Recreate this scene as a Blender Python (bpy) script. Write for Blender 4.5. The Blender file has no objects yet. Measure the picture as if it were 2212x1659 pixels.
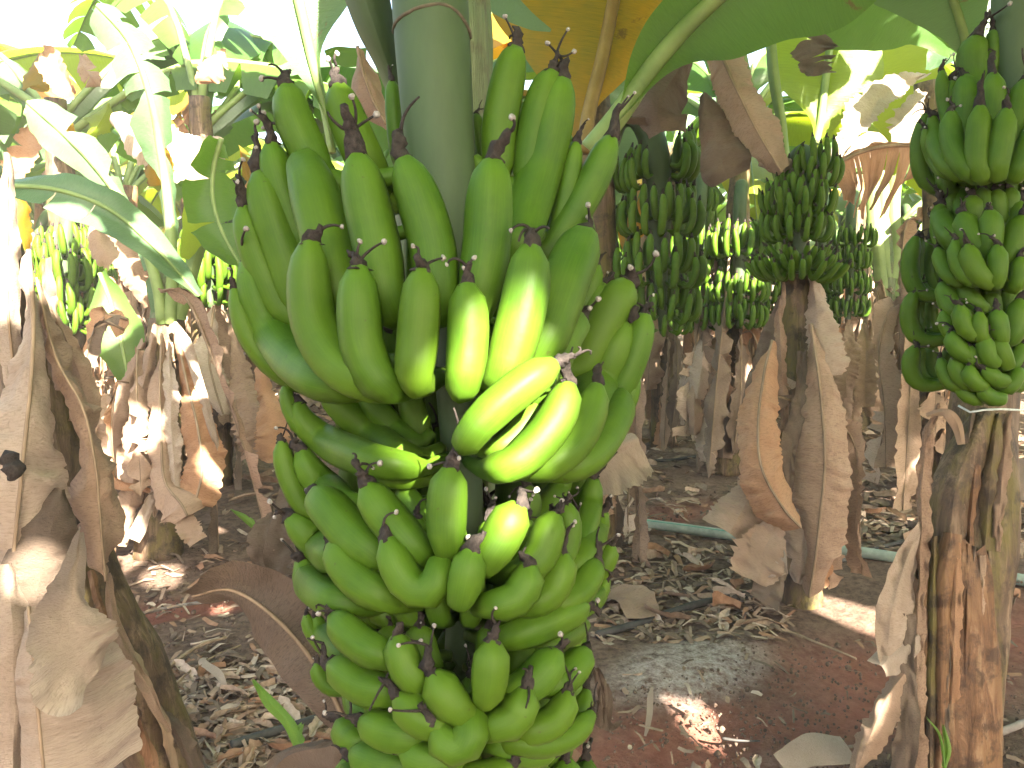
import bpy, bmesh, math, random
import numpy as np
from mathutils import Vector, Matrix, noise
from mathutils.bvhtree import BVHTree

rnd = random.Random(7)
R = math.radians
sc = bpy.context.scene
COL = sc.collection

# ------------------------------------------------------------------ camera
CAM = np.array((0.0, 0.0, 1.15))
PITCH = math.atan(209.5 / 1736.0)
F = 1736.0                                   # focal length in photo units (2212 wide)
cd = bpy.data.cameras.new('camera'); cam = bpy.data.objects.new('camera', cd); COL.objects.link(cam)
cam.location = CAM; cam.rotation_euler = (math.pi / 2 - PITCH, 0, 0)
cd.sensor_width = 36; cd.lens = 36 * F / 2212; cd.clip_start = .02; cd.clip_end = 500
sc.camera = cam
FWD = np.array((0, math.cos(PITCH), -math.sin(PITCH))); UP = np.array((0, math.sin(PITCH), math.cos(PITCH))); RT = np.array((1., 0, 0))

# ------------------------------------------------------------------ light
SUN_EL, SUN_AZ = R(32), R(24)                # azimuth from straight behind the viewer, towards the right
S = np.array((math.sin(SUN_AZ) * math.cos(SUN_EL), -math.cos(SUN_AZ) * math.cos(SUN_EL), math.sin(SUN_EL)))
w = bpy.data.worlds.new('World'); sc.world = w; w.use_nodes = True
nt = w.node_tree
sky = nt.nodes.new('ShaderNodeTexSky'); sky.sky_type = 'NISHITA'; sky.sun_disc = False
sky.sun_elevation = SUN_EL; sky.sun_rotation = math.atan2(S[0], S[1])
sky.air_density = 1.0; sky.dust_density = 4.0; sky.ozone_density = .3
bg = nt.nodes['Background']; nt.links.new(sky.outputs[0], bg.inputs[0]); bg.inputs[1].default_value = .055
sd = bpy.data.lights.new('sun', 'SUN'); sd.energy = 5.0; sd.angle = R(.5); sd.color = (1, .90, .74)
so = bpy.data.objects.new('sun', sd); COL.objects.link(so)
so.rotation_euler = Vector(S).to_track_quat('Z', 'Y').to_euler(); so.location = (3, -4, 8)
sc.view_settings.view_transform = 'Standard'; sc.view_settings.look = 'None'
sc.view_settings.exposure = 3.98; sc.view_settings.gamma = 1
sc.view_settings.use_curve_mapping = False
sc.cycles.use_denoising = True
sc.cycles.max_bounces = 8; sc.cycles.diffuse_bounces = 4; sc.cycles.transmission_bounces = 4; sc.cycles.glossy_bounces = 2
sc.cycles.sample_clamp_indirect = 6

# ------------------------------------------------------------------ helpers
def W(px, py, d):
    return CAM + d * (FWD + (px - 1106) / F * RT + (829.5 - py) / F * UP)
def G(px, py, z=0.0):
    r = FWD + (px - 1106) / F * RT + (829.5 - py) / F * UP
    t = (z - CAM[2]) / r[2]
    return CAM + t * r
def project(P):
    v = np.asarray(P) - CAM
    d = v @ FWD
    return 1106 + F * (v @ RT) / d, 829.5 - F * (v @ UP) / d, d
def nrm(v):
    v = np.asarray(v, float); return v / (np.linalg.norm(v) + 1e-12)
def spline(pts, n):
    """Catmull-Rom through rows of pts (any number of columns), n samples, even in chord length"""
    P = np.asarray(pts, float)
    if len(P) == 2: P = np.vstack([P[0], P.mean(0), P[1]])
    k = np.linalg.norm(np.diff(P[:, :3], axis=0), axis=1) ** .5 + 1e-9
    t = np.concatenate([[0], np.cumsum(k)])
    m = np.zeros_like(P)
    for i in range(len(P)):
        a, b = max(i - 1, 0), min(i + 1, len(P) - 1)
        m[i] = (P[b] - P[a]) / (t[b] - t[a])
    def ev(u):
        i = np.clip(np.searchsorted(t, u, side='right') - 1, 0, len(P) - 2)
        h = (t[i + 1] - t[i])[:, None]; s = ((u - t[i]) / h[:, 0])[:, None]
        return ((2*s**3 - 3*s**2 + 1) * P[i] + (s**3 - 2*s**2 + s) * h * m[i] + (-2*s**3 + 3*s**2) * P[i + 1] + (s**3 - s**2) * h * m[i + 1])
    f = ev(np.linspace(0, t[-1], 200)); L = np.concatenate([[0], np.cumsum(np.linalg.norm(np.diff(f[:, :3], axis=0), axis=1))])
    tt = np.interp(np.linspace(0, L[-1], n), L, np.linspace(0, t[-1], 200))
    return ev(tt)
def mesh(name, V, Fc, mats, mi=None, uv=None, smooth=True):
    me = bpy.data.meshes.new(name)
    me.from_pydata([tuple(v) for v in V], [], [tuple(f) for f in Fc])
    for m in (mats if isinstance(mats, (list, tuple)) else [mats]): me.materials.append(m)
    if mi is not None: me.polygons.foreach_set('material_index', mi)
    if smooth: me.polygons.foreach_set('use_smooth', [True] * len(me.polygons))
    if uv is not None:
        lay = me.uv_layers.new(name='UVMap')
        idx = np.empty(len(me.loops), np.int32); me.loops.foreach_get('vertex_index', idx)
        lay.data.foreach_set('uv', np.asarray(uv, np.float32)[idx].ravel())
    me.update()
    return me
class MB:
    def __init__(s): s.V = []; s.F = []; s.M = []; s.U = []
    def add(s, V, Fc, m=0, uv=None):
        o = len(s.V); s.V.extend([tuple(v) for v in V]); s.F.extend([tuple(i + o for i in f) for f in Fc]); s.M.extend([m] * len(Fc))
        s.U.extend(uv if uv is not None else [(0, 0)] * len(V))
    def mesh(s, name, mats, off=None, smooth=True):
        V = np.asarray(s.V, float)
        if off is not None: V = V - np.asarray(off)
        return mesh(name, V, s.F, mats, s.M, s.U, smooth)
def thing(name, label, cat, loc=(0, 0, 0), group=None):
    o = bpy.data.objects.new(name, None); COL.objects.link(o); o.location = loc; o.empty_display_size = .1
    o['label'] = label; o['category'] = cat
    if group: o['group'] = group
    return o
def part(name, me, parent, loc=None, M=None, label=None, kind=None):
    o = bpy.data.objects.new(name, me); COL.objects.link(o); o.parent = parent
    if M is not None: o.matrix_local = M
    elif loc is not None: o.location = loc
    if label: o['label'] = label
    if kind: o['kind'] = kind
    return o
def top(name, me, label, cat, group=None, kind=None, loc=(0, 0, 0)):
    o = bpy.data.objects.new(name, me); COL.objects.link(o); o.location = loc
    if kind: o['kind'] = kind
    if label: o['label'] = label
    if cat: o['category'] = cat
    if group: o['group'] = group
    return o
def tube(P, rad, n=10, cap=True, lobes=0, amp=0, phase=0, v0=0):
    """swept tube, P (k,3), rad (k,)"""
    P = np.asarray(P, float); k = len(P); rad = np.broadcast_to(rad, (k,))
    T = np.gradient(P, axis=0); T /= np.linalg.norm(T, axis=1)[:, None] + 1e-12
    ref = np.array((0, 0, 1.)) if abs(T[0][2]) < .9 else np.array((0, 1., 0))
    N = nrm(np.cross(T[0], ref)); V = []; U = []
    a = np.linspace(0, 2 * math.pi, n, endpoint=False)
    mod = 1 + amp * np.cos(lobes * a + phase)
    for i in range(k):
        N = nrm(N - T[i] * (N @ T[i])); B = np.cross(T[i], N)
        V.extend(P[i] + rad[i] * mod[:, None] * (np.cos(a)[:, None] * N + np.sin(a)[:, None] * B))
        U.extend([(i / (k - 1), j / n) for j in range(n)])
    Fc = [(i*n + j, i*n + (j+1) % n, (i+1)*n + (j+1) % n, (i+1)*n + j) for i in range(k-1) for j in range(n)]
    if cap:
        Fc.append(tuple(range(n - 1, -1, -1))); Fc.append(tuple(range((k-1)*n, k*n)))
    return V, Fc, U
def sphere(c, r, n=6, m=4):
    V = [np.array(c) + (0, 0, r)]; Fc = []
    for i in range(1, m):
        t = math.pi * i / m
        for j in range(n):
            a = 2 * math.pi * j / n; V.append(np.array(c) + r * np.array((math.sin(t)*math.cos(a), math.sin(t)*math.sin(a), math.cos(t))))
    V.append(np.array(c) - (0, 0, r))
    for j in range(n):
        Fc.append((0, 1 + j, 1 + (j+1) % n))
        for i in range(m - 2): Fc.append((1 + i*n + j, 1 + (i+1)*n + j, 1 + (i+1)*n + (j+1) % n, 1 + i*n + (j+1) % n))
        Fc.append((len(V) - 1, 1 + (m-2)*n + (j+1) % n, 1 + (m-2)*n + j))
    return V, Fc
def nz(p, s=1.0):
    return np.array(noise.noise_vector(Vector((float(p[0]) * s, float(p[1]) * s, float(p[2]) * s))))

# ------------------------------------------------------------------ materials
class NT:
    def __init__(s, name):
        s.m = bpy.data.materials.new(name); s.m.use_nodes = True; s.t = s.m.node_tree
        s.b = s.t.nodes['Principled BSDF']; s.out = s.t.nodes['Material Output']
    def n(s, typ, **kw):
        o = s.t.nodes.new(typ)
        for k, v in kw.items():
            if k.startswith('i_'):
                key = k[2:]; o.inputs[int(key) if key.isdigit() else key].default_value = v
            else: setattr(o, k, v)
        return o
    def l(s, a, b): s.t.links.new(a, b)
    def ramp(s, fac, stops, interp='LINEAR'):
        r = s.n('ShaderNodeValToRGB'); r.color_ramp.interpolation = interp
        e = r.color_ramp.elements
        while len(e) < len(stops): e.new(.5)
        for x, (p, c) in zip(e, stops): x.position = p; x.color = (*c, 1)
        s.l(fac, r.inputs[0]); return r.outputs[0]
    def noise(s, vec, scale, detail=4, rough=.6, dist=0):
        o = s.n('ShaderNodeTexNoise', i_Scale=scale, i_Detail=detail, i_Roughness=rough, i_Distortion=dist); s.l(vec, o.inputs['Vector']); return o.outputs['Fac']
    def map(s, vec, scale):
        o = s.n('ShaderNodeMapping'); s.l(vec, o.inputs[0]); o.inputs['Scale'].default_value = scale; return o.outputs[0]
    def mix(s, fac, a, b, mode='MIX'):
        o = s.n('ShaderNodeMix', data_type='RGBA', blend_type=mode)
        if isinstance(fac, (int, float)): o.inputs[0].default_value = fac
        else: s.l(fac, o.inputs[0])
        for k, x in ((6, a), (7, b)):
            if isinstance(x, tuple): o.inputs[k].default_value = (*x, 1)
            else: s.l(x, o.inputs[k])
        return o.outputs[2]
    def bump(s, h, strength, dist, prev=None):
        o = s.n('ShaderNodeBump', i_Strength=strength, i_Distance=dist); s.l(h, o.inputs['Height'])
        if prev is not None: s.l(prev, o.inputs['Normal'])
        return o.outputs[0]
    def coords(s):
        return s.n('ShaderNodeTexCoord')
    def translucent(s, col, fac):
        t = s.n('ShaderNodeBsdfTranslucent'); s.l(col, t.inputs[0]) if not isinstance(col, tuple) else setattr(t.inputs[0], 'default_value', (*col, 1))
        x = s.n('ShaderNodeMixShader', i_0=fac); s.l(s.b.outputs[0], x.inputs[1]); s.l(t.outputs[0], x.inputs[2]); s.l(x.outputs[0], s.out.inputs[0])
    def rnd(s): return s.n('ShaderNodeObjectInfo').outputs['Random']

def m_banana():
    k = NT('banana_skin'); tc = k.coords(); uv = tc.outputs['UV']; ob = tc.outputs['Object']
    sep = k.n('ShaderNodeSeparateXYZ'); k.l(uv, sep.inputs[0])
    n1 = k.noise(ob, 22, 4); n2 = k.noise(k.map(uv, (2.0, 26, 1)), 3, 5, .6)
    base = k.ramp(n1, [(.3, (.024, .069, .004)), (.7, (.052, .107, .007))])
    c = k.mix(k.n('ShaderNodeMath', operation='MULTIPLY', i_1=.35).outputs[0], base, (.075, .150, .010))
    k.l(k.ramp(n2, [(.45, (0, 0, 0)), (.7, (1, 1, 1))]), c.node.inputs[0].links[0].from_node.inputs[0])
    tipc = k.ramp(sep.outputs[0], [(0, (0, 0, 0)), (.78, (0, 0, 0)), (1, (.55, .55, .55))])
    c = k.mix(tipc, c, (.078, .155, .014))
    hv = k.mix(k.rnd(), c, (.058, .105, .006)); hv.node.inputs[0].default_value = .4
    c = k.mix(.5, c, hv)
    sp = k.noise(ob, 170, 2, .5); c = k.mix(k.ramp(sp, [(.72, (0, 0, 0)), (.77, (.7, .7, .7))]), c, (.04, .05, .012))
    sc2 = k.noise(ob, 45, 6, .75, 1.2); c = k.mix(k.ramp(sc2, [(.69, (0, 0, 0)), (.76, (.65, .65, .65))]), c, (.05, .045, .02))
    k.l(c, k.b.inputs['Base Color']); k.b.inputs['Roughness'].default_value = .52
    k.b.inputs['Specular IOR Level'].default_value = .16
    k.b.inputs['Subsurface Weight'].default_value = .12; k.b.inputs['Subsurface Radius'].default_value = (.01, .012, .003); k.b.inputs['Subsurface Scale'].default_value = .4
    k.l(k.bump(k.noise(ob, 260, 3), .12, .001, k.bump(n1, .3, .0025)), k.b.inputs['Normal'])
    return k.m
def m_simple(name, stops, scale=30, rough=.85, bump=.4, dist=.003, stretch=(1, 1, 1), spec=.3, detail=5):
    k = NT(name); tc = k.coords(); v = k.map(tc.outputs['Object'], stretch); n = k.noise(v, scale, detail, .65)
    c = k.ramp(n, stops); k.l(c, k.b.inputs['Base Color']); k.b.inputs['Roughness'].default_value = rough; k.b.inputs['Specular IOR Level'].default_value = spec
    k.l(k.bump(n, bump, dist), k.b.inputs['Normal']); return k.m
def m_green(name, a, b, trans, tf=.42, rough=.38, trans2=None, patch=None):
    k = NT(name); tc = k.coords(); uv = tc.outputs['UV']; ob = tc.outputs['Object']
    n = k.noise(ob, 3, 4); veins = k.noise(k.map(uv, (70, 1.2, 1)), 3, 3, .6)
    c = k.ramp(n, [(.3, a), (.7, b)])
    c2 = k.mix(k.ramp(veins, [(.35, (0, 0, 0)), (.75, (.45, .45, .45))]), c, tuple(x * 1.5 for x in b))
    hv = k.mix(k.rnd(), c2, tuple(x * y for x, y in zip(b, (1.7, 1.25, 1))))
    c2 = k.mix(.45, c2, hv)
    t = k.ramp(n, [(.40, trans), (.60, trans2 or trans)])
    tcx = k.mix(k.ramp(veins, [(.3, (0, 0, 0)), (.8, (.5, .5, .5))]), t, tuple(min(1, x * 1.4) for x in trans))
    # necrotic brown freckles and patches that old leaves carry
    pn = k.noise(ob, 6, 6, .7, .8); pm_ = k.ramp(pn, [(.60 if patch else .66, (0, 0, 0)), (.66 if patch else .70, (.85, .85, .85))])
    c2 = k.mix(pm_, c2, patch or (.13, .09, .035)); tcx = k.mix(pm_, tcx, (.16, .08, .02))
    k.l(c2, k.b.inputs['Base Color']); k.b.inputs['Roughness'].default_value = rough; k.b.inputs['Specular IOR Level'].default_value = .4
    k.l(k.bump(veins, .5, .004), k.b.inputs['Normal'])
    k.translucent(tcx, tf); return k.m
def m_dry(name, a, b, c3, tf=.2):
    k = NT(name); tc = k.coords(); uv = tc.outputs['UV']; ob = tc.outputs['Object']
    n = k.noise(ob, 5, 5); lines = k.noise(k.map(uv, (60, 1.5, 1)), 3, 5, .7); cr = k.noise(k.map(uv, (26, 5, 1)), 4, 4, .7, .6)
    c = k.ramp(n, [(.28, a), (.5, b), (.72, c3)])
    c = k.mix(k.ramp(lines, [(.32, (.8, .8, .8)), (.52, (0, 0, 0))]), c, tuple(x * .5 for x in a))
    sp = k.noise(ob, 28, 6, .75, .5); c = k.mix(k.ramp(sp, [(.62, (0, 0, 0)), (.74, (.75, .75, .75))]), c, tuple(x * .4 for x in a))
    c = k.mix(.35, c, k.mix(k.rnd(), a, c3))
    k.l(c, k.b.inputs['Base Color']); k.b.inputs['Roughness'].default_value = .75; k.b.inputs['Specular IOR Level'].default_value = .25
    k.l(k.bump(cr, .8, .005, k.bump(lines, .9, .003)), k.b.inputs['Normal'])
    k.translucent(c, tf); return k.m
M_BAN = m_banana()
M_FLO = m_simple('dried_flower_brown', [(.3, (.008, .006, .006)), (.7, (.042, .033, .029))], 160, .9, .8, .004)
M_KNOB = m_simple('dried_stigma_grey', [(.3, (.14, .125, .115)), (.7, (.36, .34, .32))], 300, .9, .8, .002)
M_PED = m_simple('stalk_green', [(.3, (.028, .050, .018)), (.7, (.052, .085, .034))], 14, .6, .25, .002, (1, 1, .3))
M_SCAR = m_simple('scar_brown', [(.3, (.05, .045, .03)), (.7, (.11, .09, .06))], 90, .9, .7, .003)
M_GREEN = m_green('banana_leaf_green', (.030, .075, .018), (.055, .125, .030), (.16, .29, .02), .44)
M_GREENB = m_green('banana_leaf_bluish', (.045, .095, .05), (.08, .15, .08), (.12, .24, .03), .3, .3)
M_YELL = m_green('banana_leaf_yellow', (.20, .12, .012), (.12, .12, .015), (.66, .29, .006), .55, .45, (.26, .20, .015), (.10, .06, .02))
M_LIME = m_green('banana_leaf_lime', (.10, .16, .015), (.13, .20, .02), (.38, .46, .02), .5, .4)
M_DRY = m_dry('dry_leaf_tan', (.23, .145, .098), (.36, .25, .178), (.44, .325, .245))
M_DRYP = m_dry('dry_leaf_pale', (.32, .24, .18), (.44, .35, .28), (.54, .455, .38))
M_DRYO = m_dry('dry_leaf_russet', (.33, .165, .085), (.46, .265, .155), (.46, .31, .205), .25)
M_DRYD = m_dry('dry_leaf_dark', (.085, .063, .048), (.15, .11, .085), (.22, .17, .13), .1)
M_RIB = m_simple('dry_midrib', [(.3, (.12, .085, .055)), (.7, (.30, .22, .15))], 18, .8, .5, .003, (1, 1, .2))
M_GRIB = m_simple('green_midrib', [(.3, (.10, .16, .045)), (.7, (.19, .26, .09))], 8, .5, .2, .002)
M_BRIB = m_simple('brown_petiole', [(.3, (.15, .10, .03)), (.7, (.24, .17, .06))], 12, .6, .3, .002)
def m_stem(name, dark, mid, light, hint):
    k = NT(name); tc = k.coords(); ob = tc.outputs['Object']
    st = k.noise(k.map(ob, (1, 1, .10)), 34, 6, .7, .8); bl = k.noise(k.map(ob, (1, 1, .45)), 9, 5, .65)
    c = k.ramp(st, [(.25, dark), (.5, mid), (.75, light)])
    c = k.mix(k.ramp(bl, [(.47, (0, 0, 0)), (.62, (.85, .85, .85))]), c, hint)
    d2 = k.noise(ob, 16, 5, .7); c = k.mix(k.ramp(d2, [(.50, (0, 0, 0)), (.62, (.8, .8, .8))]), c, dark)
    k.l(c, k.b.inputs['Base Color']); k.b.inputs['Roughness'].default_value = .6; k.b.inputs['Specular IOR Level'].default_value = .35
    k.l(k.bump(st, .9, .012, k.bump(d2, .4, .006)), k.b.inputs['Normal']); return k.m
M_STEM = m_stem('pseudostem_dark', (.022, .014, .010), (.095, .062, .038), (.27, .195, .135), (.10, .085, .02))
M_STEMB = m_stem('pseudostem_sheath_brown', (.035, .017, .010), (.135, .068, .033), (.31, .21, .125), (.16, .09, .042))
M_STEMG = m_stem('pseudostem_green', (.06, .06, .03), (.10, .13, .06), (.17, .2, .11), (.08, .14, .06))
M_PIPE = m_simple('grey_green_pipe', [(.3, (.15, .19, .17)), (.7, (.25, .295, .26))], 25, .45, .1, .001)
M_STRIPE = m_simple('pipe_stripe_green', [(.3, (.01, .16, .12)), (.7, (.02, .25, .18))], 25, .45, .1, .001)
M_HOSE = m_simple('black_hose', [(.3, (.018, .018, .02)), (.7, (.06, .055, .05))], 25, .6, .2, .001)
M_HOSEG = m_simple('dusty_hose', [(.3, (.12, .10, .09)), (.7, (.25, .22, .20))], 25, .7, .2, .001)
M_STRING = m_simple('tie_string', [(.3, (.30, .38, .38)), (.7, (.5, .56, .56))], 60, .7, .2, .001)
M_TWINE = m_simple('green_twine', [(.3, (.01, .12, .09)), (.7, (.02, .2, .14))], 60, .6, .2, .001)
M_GRASS = m_green('seedling_green', (.07, .16, .03), (.12, .25, .05), (.25, .4, .05), .4)
DRYSET = (M_DRY, M_DRYP, M_DRYO, M_DRYD)
def m_ground():
    k = NT('soil'); g = k.n('ShaderNodeNewGeometry').outputs['Position']
    a = k.n('ShaderNodeVertexColor', layer_name='soil'); sp = k.n('ShaderNodeSeparateColor'); k.l(a.outputs[0], sp.inputs[0])
    n1 = k.noise(g, 2.2, 6, .65); n2 = k.noise(g, 28, 8, .75); n3 = k.noise(g, 110, 4, .7)
    c = k.ramp(n1, [(.3, (.150, .098, .073)), (.7, (.255, .178, .137))])
    c = k.mix(k.ramp(n2, [(.38, (.75, .75, .75)), (.6, (0, 0, 0))]), c, (.058, .038, .030))
    rm = k.n('ShaderNodeMath', operation='MULTIPLY'); k.l(sp.outputs[0], rm.inputs[0]); k.l(k.ramp(n1, [(.30, (.25, .25, .25)), (.60, (1, 1, 1))]), rm.inputs[1])
    c = k.mix(rm.outputs[0], c, k.ramp(n2, [(.3, (.21, .078, .056)), (.7, (.31, .135, .098))]))
    gm = k.n('ShaderNodeMath', operation='MULTIPLY'); k.l(sp.outputs[1], gm.inputs[0]); k.l(k.ramp(n2, [(.36, (.08, .08, .08)), (.56, (1, 1, 1))]), gm.inputs[1])
    c = k.mix(gm.outputs[0], c, k.ramp(n3, [(.3, (.22, .18, .16)), (.64, (.52, .455, .42))]))
    c = k.mix(k.ramp(n3, [(.66, (0, 0, 0)), (.72, (.8, .8, .8))]), c, (.26, .19, .15))
    k.l(c, k.b.inputs['Base Color']); k.b.inputs['Roughness'].default_value = .95; k.b.inputs['Specular IOR Level'].default_value = .15
    k.l(k.bump(n3, .6, .008, k.bump(n2, .9, .03)), k.b.inputs['Normal']); return k.m
M_SOIL = m_ground()
LIT_MATS = [m_simple('litter_' + nme, [(.3, a), (.7, b)], 30, .85, .3, .001) for nme, a, b in (('tan', (.16, .105, .072), (.30, .215, .155)), ('pale', (.24, .18, .135), (.42, .335, .265)), ('russet', (.17, .088, .052), (.28, .165, .105)), ('dark', (.075, .052, .038), (.15, .108, .08)))]
M_CLOD = m_simple('soil_clod', [(.3, (.06, .04, .03)), (.7, (.13, .09, .07))], 40, .95, .8, .006)

# ------------------------------------------------------------------ ground
def axis(lo, hi, near_lo, near_hi, step, grow=1.12):
    a = list(np.arange(near_lo, near_hi, step)); s = step; x = a[-1]
    while x < hi: s *= grow; x += s; a.append(x)
    s = step; x = a[0]; b = []
    while x > lo: s *= grow; x -= s; b.append(x)
    return np.array(b[::-1] + a)
def seg_d(p, a, b):
    a = np.asarray(a)[:2]; b = np.asarray(b)[:2]; d = b - a; t = np.clip(((p - a) @ d) / (d @ d), 0, 1); return np.linalg.norm(p - a - t[:, None] * d, axis=1)
red_lines = [(G(150, 1345), G(500, 1285), .11), (G(330, 1320), G(560, 1275), .10), (G(1240, 1660), G(1900, 1440), .25), (G(1700, 1530), G(2300, 1330), .25), (G(1310, 1128), G(1520, 1085), .17), (G(1250, 1760), G(1500, 1600), .2)]
def ground_z(x, y):
    z = .028 * noise.noise(Vector((x * .9, y * .9, 3.1))) + .016 * noise.noise(Vector((x * 4, y * 4, 1.7)))
    if 1 < y < 6 and abs(x) < 4: z += .008 * noise.noise(Vector((x * 13, y * 13, 5.7)))
    return z - .012
def build_ground():
    xs = axis(-160, 160, -3.2, 3.2, .055); ys = axis(-40, 260, 1.2, 5.2, .045)
    X, Y = np.meshgrid(xs, ys, indexing='ij'); p = np.stack([X.ravel(), Y.ravel()], 1)
    Z = np.array([ground_z(a, b) if abs(a) < 30 and b < 40 else 0 for a, b in p])
    red = np.zeros(len(p))
    for a, b, r in red_lines:
        d = seg_d(p, a, b); red = np.maximum(red, np.clip(1.3 - d / r, 0, 1)); Z -= .022 * np.exp(-(d / r) ** 2)
    c = G(1490, 1440)[:2]; ax = G(1640, 1390)[:2] - c
    u = nrm(np.append(ax, 0))[:2]; v = np.array((-u[1], u[0])); q = p - c
    e = ((q @ u) / .30) ** 2 + ((q @ v) / .16) ** 2; pow_ = np.clip(1.35 - e, 0, 1)
    Z += .02 * np.exp(-e)
    c2 = G(2050, 1660)[:2]; pow_ = np.maximum(pow_, .35 * np.clip(1.2 - np.linalg.norm(p - G(1780, 1650)[:2], axis=1) / .18, 0, 1))
    ny = len(ys)
    Fc = [(i*ny + j, (i+1)*ny + j, (i+1)*ny + j+1, i*ny + j+1) for i in range(len(xs)-1) for j in range(ny-1)]
    me = mesh('ground', np.column_stack([p, Z]), Fc, M_SOIL)
    ca = me.color_attributes.new('soil', 'FLOAT_COLOR', 'POINT')
    ca.data.foreach_set('color', np.column_stack([red, pow_, np.zeros(len(p)), np.ones(len(p))]).astype(np.float32).ravel())
    top('ground', me, 'brown bare soil with red tracks between the banana rows', None, kind='structure')
build_ground()

# ------------------------------------------------------------------ leaf sheets
def sheet(P, wl, wr, ref, mb=None, yaw=0., curl=(0., 0.), fold=0., crumple=.0, cfreq=8., jag=0., tears=(1, 1), gap=.0, sag=.0, na=5, nseg=36, m=0, seed=0, rib=None, ribm=1, cutter=None, ripple=0., rfreq=24.):
    """A leaf blade as a real curved sheet: spine P (k,3), half widths in metres, ref = direction the blade faces."""
    r_ = random.Random(seed)
    if mb is None: mb = MB()
    P = np.asarray(P, float); k = len(P)
    T = np.gradient(P, axis=0); T /= np.linalg.norm(T, axis=1)[:, None] + 1e-9
    ref = np.asarray(ref, float); ref = np.broadcast_to(ref, P.shape)
    L = np.cross(T, ref); L /= np.linalg.norm(L, axis=1)[:, None] + 1e-9
    N = np.cross(L, T)
    if yaw: L, N = math.cos(yaw) * L + math.sin(yaw) * N, math.cos(yaw) * N - math.sin(yaw) * L
    wl = np.asarray(wl, float); wr = np.asarray(wr, float)
    idx = np.linspace(0, 1, k); ph = r_.uniform(0, 99)
    down = np.array((0, 0, -1.))
    for side, ww, cu, nt_ in ((-1, wl, curl[0], tears[0]), (1, wr, curl[1], tears[1])):
        cuts = [0] + sorted(r_.uniform(.12, .95) if nt_ < 12 else (i + r_.uniform(-.3, .3)) / nt_ for i in range(1, nt_)) + [1]
        for a, b in zip(cuts[:-1], cuts[1:]):
            if b - a < 1e-3: continue
            ns = max(2, int(round((b - a) * nseg))) + 1
            ts = np.linspace(a, b, ns); ls = r_.uniform(-1, 1); lsag = sag * r_.uniform(.3, 1.6); g = gap * r_.uniform(.3, 1.5) if nt_ > 1 else 0
            lw = 1 - (r_.uniform(0, .22) if nt_ > 1 else 0)
            rows = []
            for j in range(na):
                s = j / (na - 1)
                t2 = ts + (.5 * (a + b) - ts) * g * s ** 1.5
                pp = np.stack([np.interp(t2, idx, P[:, c]) for c in range(3)], 1); ll = np.stack([np.interp(t2, idx, L[:, c]) for c in range(3)], 1)
                nn = np.stack([np.interp(t2, idx, N[:, c]) for c in range(3)], 1); wv = np.interp(t2, idx, ww) * lw
                if jag and j == na - 1:
                    wv = wv * np.array([1 + jag * (noise.noise(Vector((t * 31 + ph, side, 0))) + .6 * r_.uniform(-1, 1)) for t in t2])
                x = pp + side * ll * (wv * s)[:, None] * math.cos(fold) + nn * (wv * s * math.sin(fold) + cu * s * s + .5 * abs(cu) * ls * s * s * (nt_ > 1))[:, None]
                x = x + down * (lsag * s * s * np.abs(wv))[:, None]
                if ripple:
                    rp = np.array([noise.noise(Vector((t * rfreq + ph, side * 3.3, s * 1.1))) + .6 * noise.noise(Vector((t * rfreq * 2.3 + ph, side * 5.1, s * 1.7))) for t in t2])
                    x = x + nn * (ripple * min(1, s * 1.6) * rp)[:, None]
                if crumple:
                    for q in range(len(x)): x[q] = x[q] + crumple * (.25 + .75 * s) * (nz(x[q] + ph, cfreq) + .45 * nz(x[q] + ph + 7, cfreq * 2.7))
                rows.append((x, t2))
            V = np.stack([r[0] for r in rows], 1)              # ns, na, 3
            U = [(float(rows[j][1][i]), side * j / (na - 1)) for i in range(ns) for j in range(na)]
            bad = cutter(V) if cutter is not None else None
            Fc = []
            for i in range(ns - 1):
                for j in range(na - 1):
                    if bad is not None and bad[i:i+2, j:j+2].any(): continue
                    f = (i*na + j, (i+1)*na + j, (i+1)*na + j+1, i*na + j+1); Fc.append(f if side > 0 else f[::-1])
            if not Fc: continue
            mb.add(V.reshape(-1, 3), Fc, m, U)
    if rib:
        kk = max(4, k // 2); rr = np.linspace(rib[0], rib[1], kk)
        ii = np.linspace(0, k - 1, kk).astype(int)
        mb.add(*(lambda t: (t[0], t[1], ribm, t[2]))(tube(P[ii] - N[ii] * .0005, rr, 6)))
    return mb
def pix_leaf(parent, name, ctrl, mat, rib=None, ribmat=None, label=None, dense=1., **kw):
    """ctrl rows: photo x, photo y, distance, half width left / right of the travel direction (photo units)"""
    C = np.array([[*W(c[0], c[1], c[2]), c[3] * c[2] / F, c[4] * c[2] / F] for c in ctrl])
    n = int(kw.pop('n', 34) * dense)
    if mat in DRYSET:
        L_ = float(np.linalg.norm(np.diff(C[:, :3], axis=0), axis=1).sum()); n = int(max(n, min(96, L_ / .008)))
        kw.setdefault('ripple', .016); kw.setdefault('rfreq', L_ * 30)
    Sx = spline(C, n)
    P = Sx[:, :3]; v = nrm(P.mean(0) - CAM)
    kw.setdefault('nseg', n); kw.setdefault('seed', int(abs(ctrl[0][0] * 7 + ctrl[0][1])))
    mb = sheet(P, np.maximum(Sx[:, 3], .001), np.maximum(Sx[:, 4], .001), v, **kw)
    off = np.array(parent.location) if parent else np.zeros(3)
    o = part(name, mb.mesh(name, [mat], off), parent, label=label)
    if rib:
        r0, r1 = rib[0] * ctrl[0][2] / F, rib[1] * ctrl[-1][2] / F
        V, Fc, U = tube(P - v * .001, np.linspace(r0, r1, n), 8)
        part('midrib', mesh('midrib', np.asarray(V) - off, Fc, ribmat or M_RIB, uv=U), o)
    return o
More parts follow.
